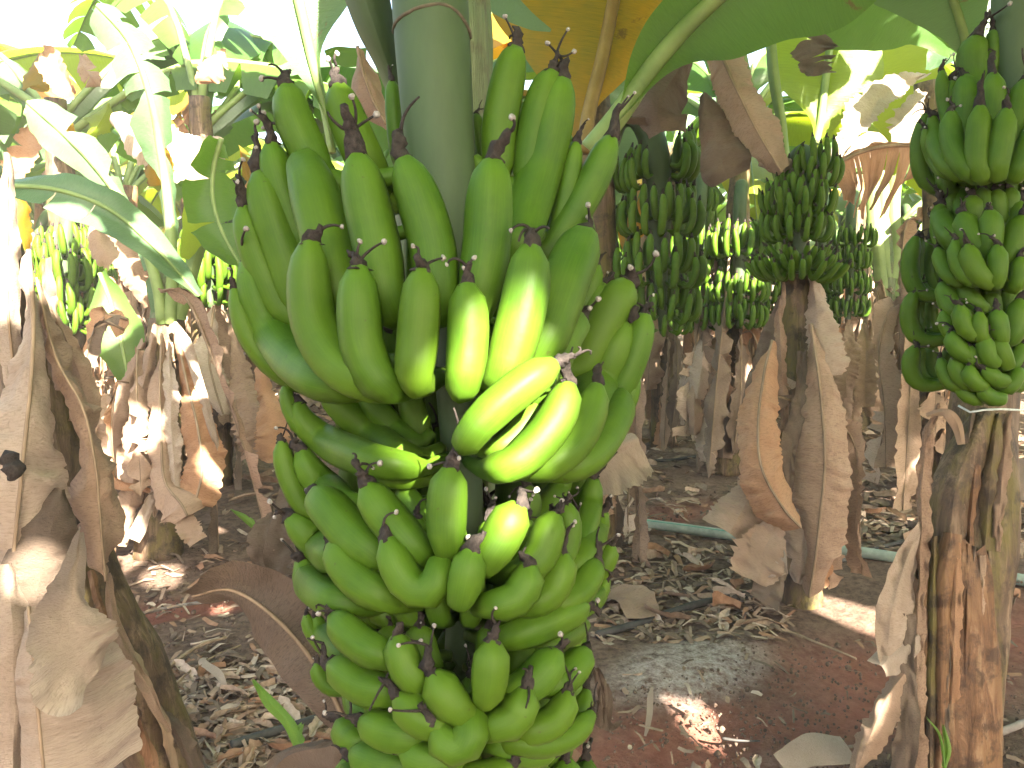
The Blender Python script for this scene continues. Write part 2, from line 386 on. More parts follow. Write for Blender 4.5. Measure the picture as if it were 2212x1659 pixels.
def stem_part(parent, name, pts, rad, mat, n=16, rings=40, bumpy=.05, seed=0, label=None):
    P = spline(np.column_stack([np.asarray(pts, float), rad]), rings); off = np.array(parent.location)
    V, Fc, U = tube(P[:, :3], P[:, 3], n); V = np.asarray(V)
    cen = np.repeat(P[:, :3], n, 0)
    for i in range(len(V)):
        d = V[i] - cen[i]; q = V[i] * np.array((1, 1, .35))
        V[i] = cen[i] + d * (1 + bumpy * 3 * noise.noise(Vector(tuple(q * 14 + seed))) + bumpy * noise.noise(Vector(tuple(V[i] * 30 + seed))))
    return part(name, mesh(name, V - off, Fc, mat, uv=U), parent, label=label)

# ------------------------------------------------------------------ bananas
def banana_geo(body, base, rad, nseg=22, n=12, phase=0.):
    """body: points from the tip down to the low end of the fruit; base: further points to the stalk"""
    B = spline(np.asarray(body)[::-1], nseg)
    pts = np.vstack([np.asarray(base)[::-1], np.asarray(body)[::-1]]) if len(base) else np.asarray(body)[::-1]
    P = spline(pts, nseg)
    Lc = np.concatenate([[0], np.cumsum(np.linalg.norm(np.diff(P, axis=0), axis=1))])
    bl = 0
    if len(base):
        d = np.linalg.norm(P - np.asarray(body)[-1], axis=1); bl = Lc[int(np.argmin(d))]
    s = np.clip((Lc - bl) / (Lc[-1] - bl), 0, 1); pd = np.clip(Lc / bl, 0, 1) if bl > 0 else np.ones(len(P))
    r = np.where(Lc < bl, .40 + .42 * pd ** 1.6, .82 + .18 * np.sin(np.clip(s / .35, 0, 1) * math.pi / 2))
    tt = np.clip((s - .60) / .40, 0, 1); r = r * (1 - .24 * tt ** 1.7 - .34 * tt ** 6)
    P2 = np.vstack([P, P[-1] + (P[-1] - P[-2]) * .12]); r2 = np.append(r * rad, r[-1] * rad * .62)
    V, Fc, U = tube(P2, r2, n, lobes=5, amp=.06, phase=phase)
    return V, Fc, U, P[-1], nrm(P[-1] - P[-2])
def flower_geo(p, d, r, seed, rich=1.0, lf=1.0):
    q = random.Random(seed); mb = MB(); d = nrm(d)
    side = nrm(np.cross(d, (q.uniform(-1, 1), q.uniform(-1, 1), q.uniform(-1, 1))))
    L = r * q.uniform(.7, 1.9) * lf
    # ruff of shrivelled bracts at the fruit's end
    pts = [p - d * r * .15, p + d * L * .25 + side * r * q.uniform(-.1, .1), p + d * L * .6 + side * r * q.uniform(0, .4), p + d * L + side * r * q.uniform(0, .9)]
    S_ = spline(pts, 9); rr = np.interp(np.linspace(0, 1, 9), [0, .2, .6, 1], [.48 * r, .40 * r, .26 * r, .14 * r]) * np.array([q.uniform(.75, 1.25) for _ in range(9)])
    V, Fc, U = tube(S_, rr, 8, lobes=3, amp=.22, phase=q.uniform(0, 6)); V = np.asarray(V)
    V = np.array([v + nz(v, 110) * r * .17 + nz(v, 300) * r * .09 for v in V]); mb.add(V, Fc, 0)
    for i in range(q.choice([1, 1, 2, 2, 3]) if rich > .5 else 1):
        b = S_[q.choice([2, 4, 6, 8])]; dd = nrm(d * q.uniform(.2, 1) + side * q.uniform(-1, 1) + nrm((q.uniform(-1, 1), q.uniform(-1, 1), q.uniform(-.6, 1))) * .8)
        l2 = r * q.uniform(.7, 1.7); cv = nrm((q.uniform(-1, 1), q.uniform(-1, 1), q.uniform(-1, 1)))
        f = spline([b, b + dd * l2 * .4, b + dd * l2 * .75 + cv * l2 * .2, b + dd * l2 * .95 + cv * l2 * .5], 7)
        mb.add(*(lambda t: (t[0], t[1], 0))(tube(f, np.linspace(.10, .055, 7) * r, 5)))
        if q.random() < .7:
            kn = sphere(f[-1], r * q.uniform(.11, .19), 7, 5); mb.add([v + nz(v, 300) * r * .06 for v in kn[0]], kn[1], 1)
    return mb
SP = {'A': (498.8, 0, .3866), 'B': (498.8, 498.8, .4188), 'C': (570.1, 1033.3, .3771), 'E': (1888.4, 0, .2749), 'D': (1888.4, 427.6, .292)}
def pix_bunch(root, rows, axis_pts, D, flowers=True, nseg=22, n=14, rs=1.0):
    """rows: (space, radius, R, [(x,y) tip .. low end]). R = how far from the stalk's axis the fruit stands (m)."""
    ax = np.array(axis_pts, float)                       # photo y -> photo x of the stalk axis
    off = np.array(root.location)
    for i, (sp, r, Rr, pts) in enumerate(rows):
        ox, oy, k = SP[sp]; body = []
        RL = Rr if isinstance(Rr, (list, tuple)) else [Rr] * len(pts)
        for (x, y), R_ in zip(pts, RL):
            X, Y = ox + k * x, oy + k * y
            axx = np.interp(Y, ax[:, 0], ax[:, 1])
            if R_ < 0: dd = D + math.sqrt(max(R_ * R_ - ((X - axx) / F * D) ** 2, .0))
            else:
                dd = D
                for _ in range(3): dd = D - math.sqrt(max(R_ * R_ - ((X - axx) / F * dd) ** 2, .0))
            body.append(W(X, Y, dd))
        body = np.array(body); dd0 = np.linalg.norm(body[0] - CAM)
        rad = r * k * dd0 / F * rs
        low = body[-1]; _, ly, _ = project(low)
        A_ = W(np.interp(ly, ax[:, 0], ax[:, 1]), ly, D)
        out = low - A_; out[2] = 0; out = nrm(out)
        b1 = A_ + out * .028 + np.array((0, 0, .012)); mid = (low * .45 + b1 * .55) + np.array((0, 0, -.004))
        V, Fc, U, tp, td = banana_geo(body, [mid, b1], rad, nseg, n, rnd.uniform(0, 6))
        b = part('banana', mesh('banana', np.asarray(V) - off, Fc, M_BAN, uv=U), root)
        if flowers:
            fm = flower_geo(tp, td, rad * .92, i * 13 + int(D * 100), flowers, 1.2 if sp in 'AE' else .8)
            part('dried_flower', fm.mesh('dried_flower', [M_FLO, M_KNOB], off), b)

# foreground bunch
ROWS = [
 # back row fruits behind the stalk and upper rows
 ('A', 95, -.05, [(1590, 268), (1540, 500), (1500, 750), (1490, 960)]),
 ('A', 92, -.03, [(1795, 400), (1730, 600), (1680, 850), (1640, 1050)]),
 ('A', 45, -.06, [(900, 455), (912, 650), (925, 800), (940, 900)]),
 ('A', 40, -.06, [(1370, 640), (1385, 740), (1400, 850), (1420, 950)]),
 ('A', 98, -.07, [(310, 480), (352, 650), (430, 830), (540, 1020)]),
 ('A', 102, -.07, [(595, 480), (650, 660), (740, 870), (860, 1120)]),
 ('A', 85, .06, [(225, 805), (255, 960), (320, 1150), (420, 1350)]),
 ('A', 55, .04, [(1930, 800), (1905, 950), (1850, 1180), (1780, 1330)]),
 ('A', 116, .075, [(1850, 445), (1795, 700), (1730, 950), (1650, 1220), (1600, 1380)]),
 ('A', 88, .085, [(2125, 770), (2060, 940), (1960, 1130), (1840, 1320), (1760, 1420)]),
 # second row
 ('A', 90, .10, [(75, 1160), (110, 1310), (190, 1520), (330, 1760)]),
 ('A', 116, .125, [(168, 965), (225, 1180), (310, 1440), (430, 1720)]),
 ('A', 122, .128, [(405, 885), (468, 1100), (545, 1380), (640, 1700)]),
 ('A', 126, .128, [(702, 868), (752, 1100), (815, 1380), (880, 1720)]),
 ('A', 124, .12, [(962, 893), (1048, 1100), (1128, 1380), (1165, 1720)]),
 ('A', 132, .125, [(1462, 900), (1446, 1130), (1430, 1400), (1370, 1720)]),
 # front row
 ('B', 60, .13, [(20, 300), (90, 520), (230, 700), (430, 800)]),
 ('B', 98, .152, [(88, 160), (125, 310), (225, 540), (370, 715), (560, 790)]),
 ('B', 112, .165, [(412, 55), (405, 260), (440, 500), (560, 700), (720, 790)]),
 ('B', 112, .172, [(655, 185), (662, 370), (680, 580), (745, 750), (800, 800)]),
 ('B', 108, .175, [(985, 200), (978, 400), (962, 600), (952, 770)]),
 ('B', 106, .175, [(1215, 275), (1228, 450), (1220, 650), (1196, 800)]),
 ('B', 122, .160, [(1545, 78), (1525, 260), (1480, 480), (1420, 690), (1390, 760)]),
 ('B', 55, .10, [(1885, 175), (1860, 280), (1800, 430), (1740, 520)]),
 ('B', 116, .130, [(1830, 25), (1745, 190), (1670, 400), (1580, 620)]),
 # third hand, right
 ('B', 45, .05, [(2075, 730), (2072, 800), (2040, 900), (1960, 1010)]),
 ('B', 60, .05, [(1930, 275), (1860, 390), (1800, 500), (1740, 620)]),
 ('B', 108, .085, [(2050, 262), (1975, 380), (1890, 540), (1800, 700)]),
 ('B', 75, .10, [(2135, 430), (2105, 560), (2050, 720), (1960, 850)]),
 ('B', 112, .125, [(2045, 480), (1970, 620), (1890, 790), (1790, 960)]),
 ('B', 100, .125, [(1795, 450), (1715, 550), (1640, 700), (1560, 850)]),
 ('B', 82, .150, [(2010, 845), (1985, 960), (1890, 1120), (1740, 1220)]),
 ('B', 88, .158, [(1888, 795), (1862, 910), (1780, 1080), (1620, 1220)]),
 ('B', 104, .162, [(1738, 785), (1715, 900), (1620, 1060), (1470, 1200), (1400, 1220)]),
 ('B', 60, .13, [(1600, 880), (1530, 980), (1440, 1080), (1360, 1130)]),
 ('B', 100, .190, [(1672, 685), (1560, 760), (1400, 885), (1270, 1010), (1220, 1080)]),
 # third hand, left, seen from beneath
 ('B', 72, -.02, [(920, 830), (945, 940), (975, 1040), (1000, 1100)]),
 ('B', 72, .05, [(680, 840), (760, 930), (850, 1030), (930, 1090)]),
 ('B', 84, .08, [(480, 840), (590, 930), (730, 1060), (890, 1160)]),
 ('B', 40, .04, [(285, 790), (290, 860), (320, 950), (400, 1040)]),
 ('B', 84, .115, [(345, 890), (375, 980), (490, 1080), (680, 1170), (860, 1210)]),
 ('B', 60, .10, [(560, 1150), (660, 1200), (780, 1260), (880, 1280)]),
 ('B', 55, .10, [(262, 1085), (275, 1190), (325, 1330), (410, 1440)]),
 ('B', 85, .13, [(365, 1130), (395, 1220), (490, 1330), (610, 1420)]),
 # fourth hand
 ('C', 70, .09, [(780, 60), (850, 150), (900, 260), (940, 350)]),
 ('C', 72, .08, [(1500, 45), (1520, 140), (1490, 260), (1450, 340)]),
 ('C', 70, .08, [(1740, -40), (1690, 60), (1620, 160), (1560, 240)]),
 ('C', 80, .11, [(1890, 5), (1868, 150), (1820, 300), (1740, 420)]),
 ('C', 82, .12, [(1945, 195), (1905, 290), (1840, 410), (1740, 520)]),
 ('C', 72, .13, [(1735, 150), (1752, 280), (1730, 410), (1650, 500)]),
 ('C', 102, .155, [(1672, 205), (1628, 310), (1590, 430), (1480, 540)]),
 ('C', 100, .135, [(145, 220), (220, 290), (330, 390), (450, 450)]),
 ('C', 112, .150, [(295, 85), (385, 190), (520, 340), (660, 440)]),
 ('C', 112, .160, [(585, 40), (640, 140), (760, 290), (890, 420)]),
 ('C', 116, .175, [(1070, -60), (1055, 80), (1048, 250), (1052, 380)]),
 ('C', 120, .175, [(1465, 150), (1405, 260), (1335, 390), (1270, 470)]),
 # fifth hand
 ('C', 60, .10, [(1990, 385), (1970, 450), (1910, 540), (1830, 600)]),
 ('C', 65, .12, [(1960, 570), (1915, 650), (1840, 720), (1740, 760)]),
 ('C', 90, .135, [(1905, 480), (1860, 560), (1780, 660), (1660, 720)]),
 ('C', 90, .155, [(1718, 430), (1700, 540), (1640, 650), (1530, 720)]),
 ('C', 90, .14, [(215, 470), (245, 560), (330, 660), (460, 710)]),
 ('C', 106, .16, [(395, 372), (450, 480), (560, 600), (700, 680)]),
 ('C', 106, .178, [(705, 345), (740, 460), (810, 590), (910, 650), (985, 600), (1010, 520)]),
 ('C', 104, .185, [(1200, 400), (1168, 520), (1140, 640), (1130, 680)]),
 ('C', 102, .175, [(1515, 490), (1500, 600), (1420, 700), (1310, 720)]),
 # sixth hand
 ('C', 40, .10, [(245, 780), (258, 850), (310, 930), (380, 990)]),
 ('C', 58, .12, [(300, 790), (330, 870), (400, 960), (490, 1020)]),
 ('C', 95, .155, [(395, 790), (470, 870), (580, 960), (700, 1010)]),
 ('C', 55, .10, [(900, 850), (925, 920), (950, 1000), (980, 1060)]),
 ('C', 95, .165, [(765, 900), (785, 1000), (825, 1110), (880, 1160)]),
 ('C', 62, .11, [(1830, 830), (1770, 880), (1690, 930), (1600, 960)]),
 ('C', 95, .14, [(1838, 735), (1730, 770), (1580, 840), (1430, 900)]),
 ('C', 90, .14, [(1845, 985), (1800, 1060), (1720, 1140), (1630, 1180)]),
 ('C', 104, .16, [(1680, 985), (1630, 1070), (1540, 1170), (1440, 1220)]),
 ('C', 103, .18, [(1312, 930), (1300, 1050), (1288, 1180), (1280, 1240)]),
 # seventh hand
 ('C', 45, .11, [(305, 1060), (310, 1110), (350, 1170), (430, 1210)]),
 ('C', 95, .15, [(388, 1065), (470, 1120), (590, 1200), (720, 1220)]),
 ('C', 108, .175, [(968, 1115), (1010, 1190), (1075, 1290), (1130, 1340)]),
 ('C', 100, .170, [(765, 1245), (825, 1310), (920, 1390), (1010, 1420)]),
 ('C', 55, .13, [(1850, 1215), (1825, 1300), (1760, 1390), (1660, 1430)]),
 ('C', 85, .155, [(1742, 1220), (1715, 1320), (1630, 1410), (1510, 1450)]),
 ('C', 104, .172, [(1500, 1200), (1478, 1300), (1410, 1400), (1320, 1420)]),
 ('C', 70, .15, [(1880, 1350), (1770, 1460), (1610, 1520), (1430, 1510)]),
 ('C', 62, .14, [(1660, 1575), (1540, 1590), (1420, 1570), (1330, 1530)]),
 # eighth hand
 ('C', 75, .13, [(430, 1395), (450, 1430), (490, 1480), (560, 1520)]),
 ('C', 95, .158, [(560, 1395), (625, 1420), (740, 1470), (870, 1480)]),
 ('C', 104, .178, [(980, 1425), (1025, 1500), (1110, 1540), (1180, 1480), (1195, 1400)]),
 ('C', 90, .165, [(790, 1545), (860, 1590), (960, 1620), (1060, 1600)]),
 ('C', 85, .14, [(510, 1570), (600, 1610), (720, 1650), (840, 1660)]),
 ('C', 85, .15, [(1420, 1640), (1330, 1700), (1230, 1720), (1150, 1700)]),
]
D0 = .76
AX0 = [(-400, 915), (0, 928), (250, 945), (480, 968), (850, 988), (1150, 1010), (1400, 990), (1700, 1010)]
for i, (yy, n_, R_, h_) in enumerate(((1180, 9, .105, 120), (1290, 9, .10, 110), (1400, 9, .10, 100), (1510, 9, .10, 95), (1600, 8, .095, 80), (1680, 8, .11, 80))):
    for j in range(n_):
        a_ = R(-80 + 160 * (j + .5 * (i % 2) + .25) / n_); x_ = 1000 + math.sin(a_) * R_ / .70 * F; x_ = (x_ - 570.1) / .3771; y_ = (yy - 1033.3) / .3771
        if abs(math.sin(a_)) < .2 and yy > 1350 and yy < 1450: continue
        ROWS.append(('C', 78, R_, [(x_, y_ - h_ * 1.3), (x_ + 4 * math.sin(a_ * 7), y_ - h_ * .4), (x_ * .97 + 34, y_ + h_ * .5), (x_ * .9 + 114, y_ + h_)]))
broot = thing('banana_bunch', 'very large close-up green banana bunch with yellow sunlit patches on its middle fruits', 'banana bunch', tuple(W(1000, 1650, D0)))
pix_bunch(broot, ROWS, AX0, D0)
def axis_stalk(root, ax, D, ys, rads, mat, name='bunch_stalk', extra=()):
    P = [W(np.interp(y, [a[0] for a in ax], [a[1] for a in ax]), y, D) for y in ys] 
    P = list(extra) + P; rr = list(rads)
    return stem_part(root, name, P, rr, mat, 20, 60, .008)
ped_top = [W(980, -560, 1.02), W(945, -690, .86), W(915, -480, .765)]
stalk = axis_stalk(broot, AX0, D0, [-250, 0, 250, 500, 850, 1200, 1500, 1720], [.04, .038, .038, .0375, .0365, .034, .029, .02, .018, .016, .012], M_PED, extra=ped_top)
# ring scar round the stalk
ring = []
for i in range(41):
    a = i / 40 * 2 * math.pi
    yy = 55 + 18 * math.sin(a - .9) - (26 * max(0, math.cos(a - 1.45)) if math.sin(a) > 0 else 0) + 40 * max(0, math.cos(a)) ** 4
    cx = np.interp(yy, [a_[0] for a_ in AX0], [a_[1] for a_ in AX0])
    ring.append(W(cx, yy, D0) + np.array((math.cos(a), -math.sin(a), 0)) * .0362)
V, Fc, U = tube(ring, .0018, 7, cap=False); V = np.array([v + nz(v, 90) * .0008 for v in V])
part('bract_scar', mesh('bract_scar', V - np.array(broot.location), Fc, M_SCAR), broot)
# rear half of the bunch, plain whorls
def rear(root, D, ax, hands):
    off = np.array(root.location)
    for y, Rr, h, n in hands:
        c = W(np.interp(y, [a[0] for a in ax], [a[1] for a in ax]), y, D)
        for i in range(n):
            a = .3 + (math.pi - .6) * (i + .5) / n; u = np.array((math.cos(a), math.sin(a), 0))
            body = [c + u * Rr + (0, 0, h), c + u * Rr * 1.06 + (0, 0, h * .6), c + u * Rr + (0, 0, h * .2), c + u * Rr * .8]
            V, Fc, U, tp, td = banana_geo(body, [c + u * .03 + np.array((0, 0, .015))], .018, 14, 10)
            b = part('banana', mesh('banana', np.asarray(V) - off, Fc, M_BAN, uv=U), root)
            part('dried_flower', flower_geo(tp, td, .016, i).mesh('dried_flower', [M_FLO, M_KNOB], off), b)
rear(broot, D0, AX0, [(800, .13, .17, 7), (1020, .125, .13, 7), (1230, .12, .11, 7), (1370, .12, .09, 6), (1520, .115, .08, 6), (1640, .105, .08, 6)])

# ------------------------------------------------------------------ chosen sun patches (holes are cut for them in the added leaves overhead)
D4 = float(project(G(1565, 1015))[2]) - .35
LIT = [  # point, radius that stays sunlit
 (W(1105, 850, .585), .034), (W(1145, 818, .585), .032), (W(1185, 795, .585), .020), (W(1035, 815, .60), .020), (W(1040, 775, .60), .016), (W(1115, 745, .61), .018), (W(1082, 1090, .60), .022), (W(880, 975, .70), .012), (W(985, 885, .72), .012), (W(1090, 1055, .60), .01),
 (W(140, 560, 4.3), .22), (W(140, 630, 4.25), .25), (W(160, 720, 4.3), .18), (W(150, 800, 4.5), .15), (W(190, 860, 4.2), .1),
 (W(360, 640, 3.4), .14), (W(370, 520, 3.4), .16), (W(310, 520, 3.4), .12), (W(425, 540, 3.4), .10), (W(365, 720, 3.3), .08), (W(430, 830, 3.3), .06), (W(300, 930, 3.25), .07), (W(450, 575, 4.2), .12), (W(355, 400, 3.3), .2),
 (W(350, 1235, G(350, 1235)[1]), .06), (W(75, 1225, 1.32), .03), (G(465, 1125), .08), (G(240, 1115), .07), (W(230, 975, 4.1), .10),
 (W(1595, 530, D4 - .2), .07), (W(1640, 575, D4 - .2), .07), (W(1570, 580, D4 - .2), .04), (W(1880, 240, 3.9), .22), (W(1840, 300, 3.9), .15), (W(1930, 200, 3.9), .15),
 (G(1850, 1330), .07), (G(1800, 1312), .06), (G(1455, 1512), .004), (W(1880, 1500, 1.66), .04), (W(1870, 1540, 1.66), .03), (G(1440, 970), .1), (W(20, 420, 1.4), .12), (W(18, 560, 1.42), .06),
 (G(1980, 935), .1), (W(1940, 790, 5.5), .08), (W(1905, 690, 6), .1), (G(1390, 830), .3), (W(720, 190, .8), .015),
]
NAMED = len(LIT)
for px in range(40, 700, 80):
    for py in range(20, 330, 70):
        for dd in ((3.0, 5.5, 8, 11) if px < 330 else (5.5, 8, 11)): LIT.append((W(px, py, dd), .30))
for px in range(60, 520, 90):
    for dd in (4.5, 7): LIT.append((W(px, 390, dd), .16))
SHADED = np.array([W(x, y, 3.0) for x, y in ((400, 350), (450, 370), (500, 350), (410, 440), (460, 450), (510, 440), (440, 520), (490, 530))] + [W(x, y, 3.87) for x, y in ((230, 640), (225, 700), (280, 700), (265, 770), (300, 760), (275, 830))])
def clear_of_shade(p, r):
    d = SHADED - p; t = d @ S; return np.min(np.where(t > -.05, np.linalg.norm(d - t[:, None] * S, axis=1), 9)) > r + .10
LIT = [(p, r) for p, r in LIT if r < .05 or clear_of_shade(p, r)]
LP = np.array([p for p, r in LIT]); LR = np.array([r for p, r in LIT])
NP_ = LP[:48]; NR_ = LR[:48]
def blocks_fleck(V):
    d = V[:, None, :] - NP_[None]; t = d @ S
    return bool(np.any((np.linalg.norm(d - t[..., None] * S, axis=2) < NR_ + .03) & (t > .3)))
def lit_dist(V):
    """V (k,3): for each vertex the smallest (distance to a lit ray - radius)"""
    d = V[:, None, :] - LP[None]; t = d @ S
    perp = np.linalg.norm(d - t[..., None] * S, axis=2) - LR
    perp[t < .25] = 9
    return perp.min(1)
def cutter(V):
    k, n, _ = V.shape; return lit_dist(V.reshape(-1, 3)).reshape(k, n) < .008  # opens holes in the added shade leaves along rays to the sun patches
def in_view(V, pad=25):
    x, y, dd = project(V)
    return bool(np.any((dd > .05) & (x > -pad) & (x < 2212 + pad) & (y > -pad) & (y < 1659 + pad)))
# ------------------------------------------------------------------ generic plant pieces
def gen_banana(variant):
    q = random.Random(variant); s = q.uniform(.92, 1.08)
    body = [(.098 + q.uniform(-.012, .012), q.uniform(-.01, .01), .150 * s), (.112, 0, .09), (.103, 0, .030), (.075, 0, -.004)]
    V, Fc, U, tp, td = banana_geo(body, [(.03, 0, .004), (0, 0, .012)], .0185, 12, 9, q.uniform(0, 6))
    mb = MB(); mb.add(V, Fc, 0, U)
    pts = [tp, tp + td * .012, tp + td * .026 + np.array((q.uniform(-.008, .008), q.uniform(-.008, .008), 0))]
    V, Fc, U = tube(spline(pts, 4), [.010, .007, .0055, .003], 5); mb.add(V, Fc, 1)
    return mb.mesh('banana', [M_BAN, M_FLO])
BAN = [gen_banana(i) for i in range(6)]
def bunch(label, hands, stalk_pts, stalk_rad, group=None, joined=False, squash=1.0, name='banana_bunch'):
    """hands: (centre xyz, reach R, length scale, count per row, rows, start deg, end deg, lift) ; 0 deg faces the viewer"""
    c0 = np.array(hands[-1][0]); root = thing(name, label, 'banana bunch', tuple(c0), group); off = c0
    for (c, Rr, s, n, rows, a0, a1, lift, *tilt) in hands:
        tl = tilt[0] if tilt else 0.
        jm = MB()
        for row in range(rows):
            for i in range(n):
                a = R(a0 + (a1 - a0) * (i + .5 * (row % 2) + .25) / n + rnd.uniform(-3, 3))
                rr = Rr * (1 - .24 * row); zz = lift * row + rnd.uniform(-.006, .006)
                sc_ = s * rnd.uniform(.92, 1.06); o = max(rr - .11 * sc_, .0)
                u = np.array((math.sin(a), -math.cos(a), 0))
                M = Matrix.Translation(Vector(tuple(np.array(c) - off + u * o + (0, 0, zz)))) @ Matrix.Rotation(a - math.pi / 2, 4, 'Z') @ Matrix.Rotation(tl + rnd.uniform(-.09, .09), 4, 'Y') @ Matrix.Rotation(rnd.uniform(-.12, .12), 4, 'X') @ Matrix.Diagonal((sc_, sc_ * squash, sc_, 1))
                me = rnd.choice(BAN)
                if joined:
                    FB = FARB
                    jm.add([tuple(M @ Vector(v)) for v in FB[0]], FB[1], 0, FB[2])
                else: part('banana', me, root, M=M)
        if joined: part('banana_hand', jm.mesh('banana_hand', [M_BAN]), root, kind='stuff')
    P = spline(np.column_stack([np.asarray(stalk_pts, float), stalk_rad]), 24)
    V, Fc, U = tube(P[:, :3], P[:, 3], 10); part('bunch_stalk', mesh('bunch_stalk', np.asarray(V) - off, Fc, M_PED, uv=U), root)
    return root
def _far():
    V, Fc, U, tp, td = banana_geo([(.098, 0, .15), (.112, 0, .09), (.103, 0, .03), (.075, 0, -.004)], [(0, 0, .012)], .0195, 6, 6)
    return V, Fc, U
FARB = _far()

def gen_dry(seed, length):
    q = random.Random(seed); k = 40
    out = q.uniform(.08, .22); bend = q.uniform(-.12, .12)
    pts = [(0, 0, 0), (out * .6, bend * .2, -.02 + q.uniform(0, .05)), (out, bend * .5, -length * .25), (out * q.uniform(.8, 1.3), bend, -length * .6), (out * q.uniform(.6, 1.6), bend * 1.4, -length)]
    P = spline(pts, k); t = np.linspace(0, 1, k); wmax = q.uniform(.05, .13)
    wv = wmax * np.interp(t, [0, .25, .45, .8, 1], [.05, .12, .7, 1, .35])
    return sheet(P, wv, wv * q.uniform(.5, 1.2), (1, 0, 0), fold=q.uniform(-.9, 1.1), curl=(q.uniform(-.08, .10), q.uniform(-.08, .10)), crumple=.036, cfreq=7, jag=.28, tears=(q.choice([1, 3, 5]), q.choice([1, 3, 5])), gap=.5, sag=.25, na=6, nseg=40, seed=seed, rib=(.008, .003), ribm=1, ripple=.02, rfreq=26)
DRYM = []
for i in range(12):
    mb = gen_dry(100 + i, .75 + .06 * i)
    DRYM.append(mb.mesh('dry_leaf', [(M_DRY, M_DRYP, M_DRY, M_DRYO, M_DRY, M_DRYD)[i % 6], M_RIB]))
def gen_green(seed, tears, mat, length=1.9, wmax=.26):
    q = random.Random(seed); k = 26; up = q.uniform(.5, .8)
    pts = [(0, 0, 0), (.15, 0, .35 * up), (.45, 0, .85 * up), (.95, 0, 1.05 * up), (1.4, 0, .85 * up), (1.75, 0, .35 * up)]
    P = spline(np.array(pts) * length / 1.9, k); t = np.linspace(0, 1, k)
    wv = wmax * np.interp(t, [0, .17, .27, .45, .75, .93, 1], [.03, .05, .55, .95, 1, .6, .06])
    return sheet(P, wv, wv, (0, 0, 1), fold=q.uniform(-.35, -.1), curl=(-.05, -.05), crumple=.018, cfreq=4, tears=(tears, tears), gap=.35, sag=.25 if tears > 2 else .1, na=5, nseg=32, seed=seed, rib=(.024, .004), ribm=1).mesh('green_leaf', [mat, M_GRIB])
GRNM = [gen_green(200 + i, (1, 4, 8, 3, 14, 2)[i], (M_GREEN, M_GREEN, M_GREENB, M_LIME, M_GREEN, M_YELL)[i], 1.7 + .1 * i) for i in range(6)]
GRNV = [np.array([v.co[:] for v in m.vertices])[::2] for m in GRNM]
def gen_stem(seed, h, r0, r1, mat, n=14):
    q = random.Random(seed)
    P = spline([(0, 0, -.05, r0), (q.uniform(-.03, .03), q.uniform(-.03, .03), h * .4, r0 * .88), (q.uniform(-.06, .06), q.uniform(-.06, .06), h, r1)], 22)
    V, Fc, U = tube(P[:, :3], P[:, 3], n); V = np.asarray(V); cen = np.repeat(P[:, :3], n, 0)
    V = np.array([c + (v - c) * (1 + .16 * noise.noise(Vector((v[0] * 12, v[1] * 12, v[2] * 4 + seed)))) for v, c in zip(V, cen)])
    return mesh('pseudostem', V, Fc, mat, uv=U)
STEMM = [gen_stem(1, 2.0, .085, .05, M_STEM), gen_stem(2, 2.0, .095, .055, M_STEMB), gen_stem(3, 2.0, .08, .05, M_STEM)]
def skirt(root, n, z0, z1, r, rot=None, scale=1.0, a0=0, a1=360):
    for i in range(n):
        a = R(a0 + (a1 - a0) * (i + rnd.uniform(-.3, .3)) / n); z = rnd.uniform(z0, z1); me = rnd.choice(DRYM)
        s = scale * rnd.uniform(.75, 1.1); lim = z / 1.2; s = min(s, max(lim, .35))
        M = Matrix.Translation((math.cos(a) * r, math.sin(a) * r, z)) @ Matrix.Rotation(a, 4, 'Z') @ Matrix.Rotation(rnd.uniform(-.15, .1), 4, 'Y') @ Matrix.Diagonal((s, s * rnd.uniform(.8, 1.3), s, 1))
        part('dry_leaf', me, root, M=M)
def crown(root, n, z, seed=0, a0=0, a1=360, scale=1.0, mats=None):
    q = random.Random(seed + 5)
    for i in range(n):
        a = R(a0 + (a1 - a0) * (i + q.uniform(-.3, .3)) / n); s = scale * q.uniform(.8, 1.15)
        M = Matrix.Translation((0, 0, z - q.uniform(0, .15))) @ Matrix.Rotation(a, 4, 'Z') @ Matrix.Rotation(q.uniform(-.45, .35), 4, 'Y') @ Matrix.Rotation(q.uniform(-.3, .3), 4, 'X') @ Matrix.Scale(s, 4)
        k = q.choices(range(6), (4, 4, 3, 2, 3, 1))[0]
        Mw = np.array(Matrix.Translation(root.location) @ M); V = GRNV[k] @ Mw[:3, :3].T + Mw[:3, 3]
        if V[:, 1].min() < 9 and blocks_fleck(V): continue
        part('green_leaf', GRNM[k], root, M=M)
def std_bunch(label, x, y, z, yaw, s, group, joined, nh=6):
    """bunch hanging beside a plant; z = height of the top hand"""
    hands = []; zz = z; sp = s
    for i in range(nh):
        hands.append(((x, y, zz), .155 * sp, sp, 8, 2, yaw + 20, yaw + 380, .05 * sp)); zz -= .135 * sp; sp *= .95
    ux = np.array((math.sin(R(yaw)), -math.cos(R(yaw)), 0)) * -.22
    pts = [(x + ux[0], y + ux[1], z + .35), (x + ux[0] * .4, y + ux[1] * .4, z + .45), (x, y, z + .25), (x, y, z - .2), (x, y, zz)]
    return bunch(label, hands, pts, [.035, .034, .032, .024, .012], group, joined)

GLARE_HAZE = .0048
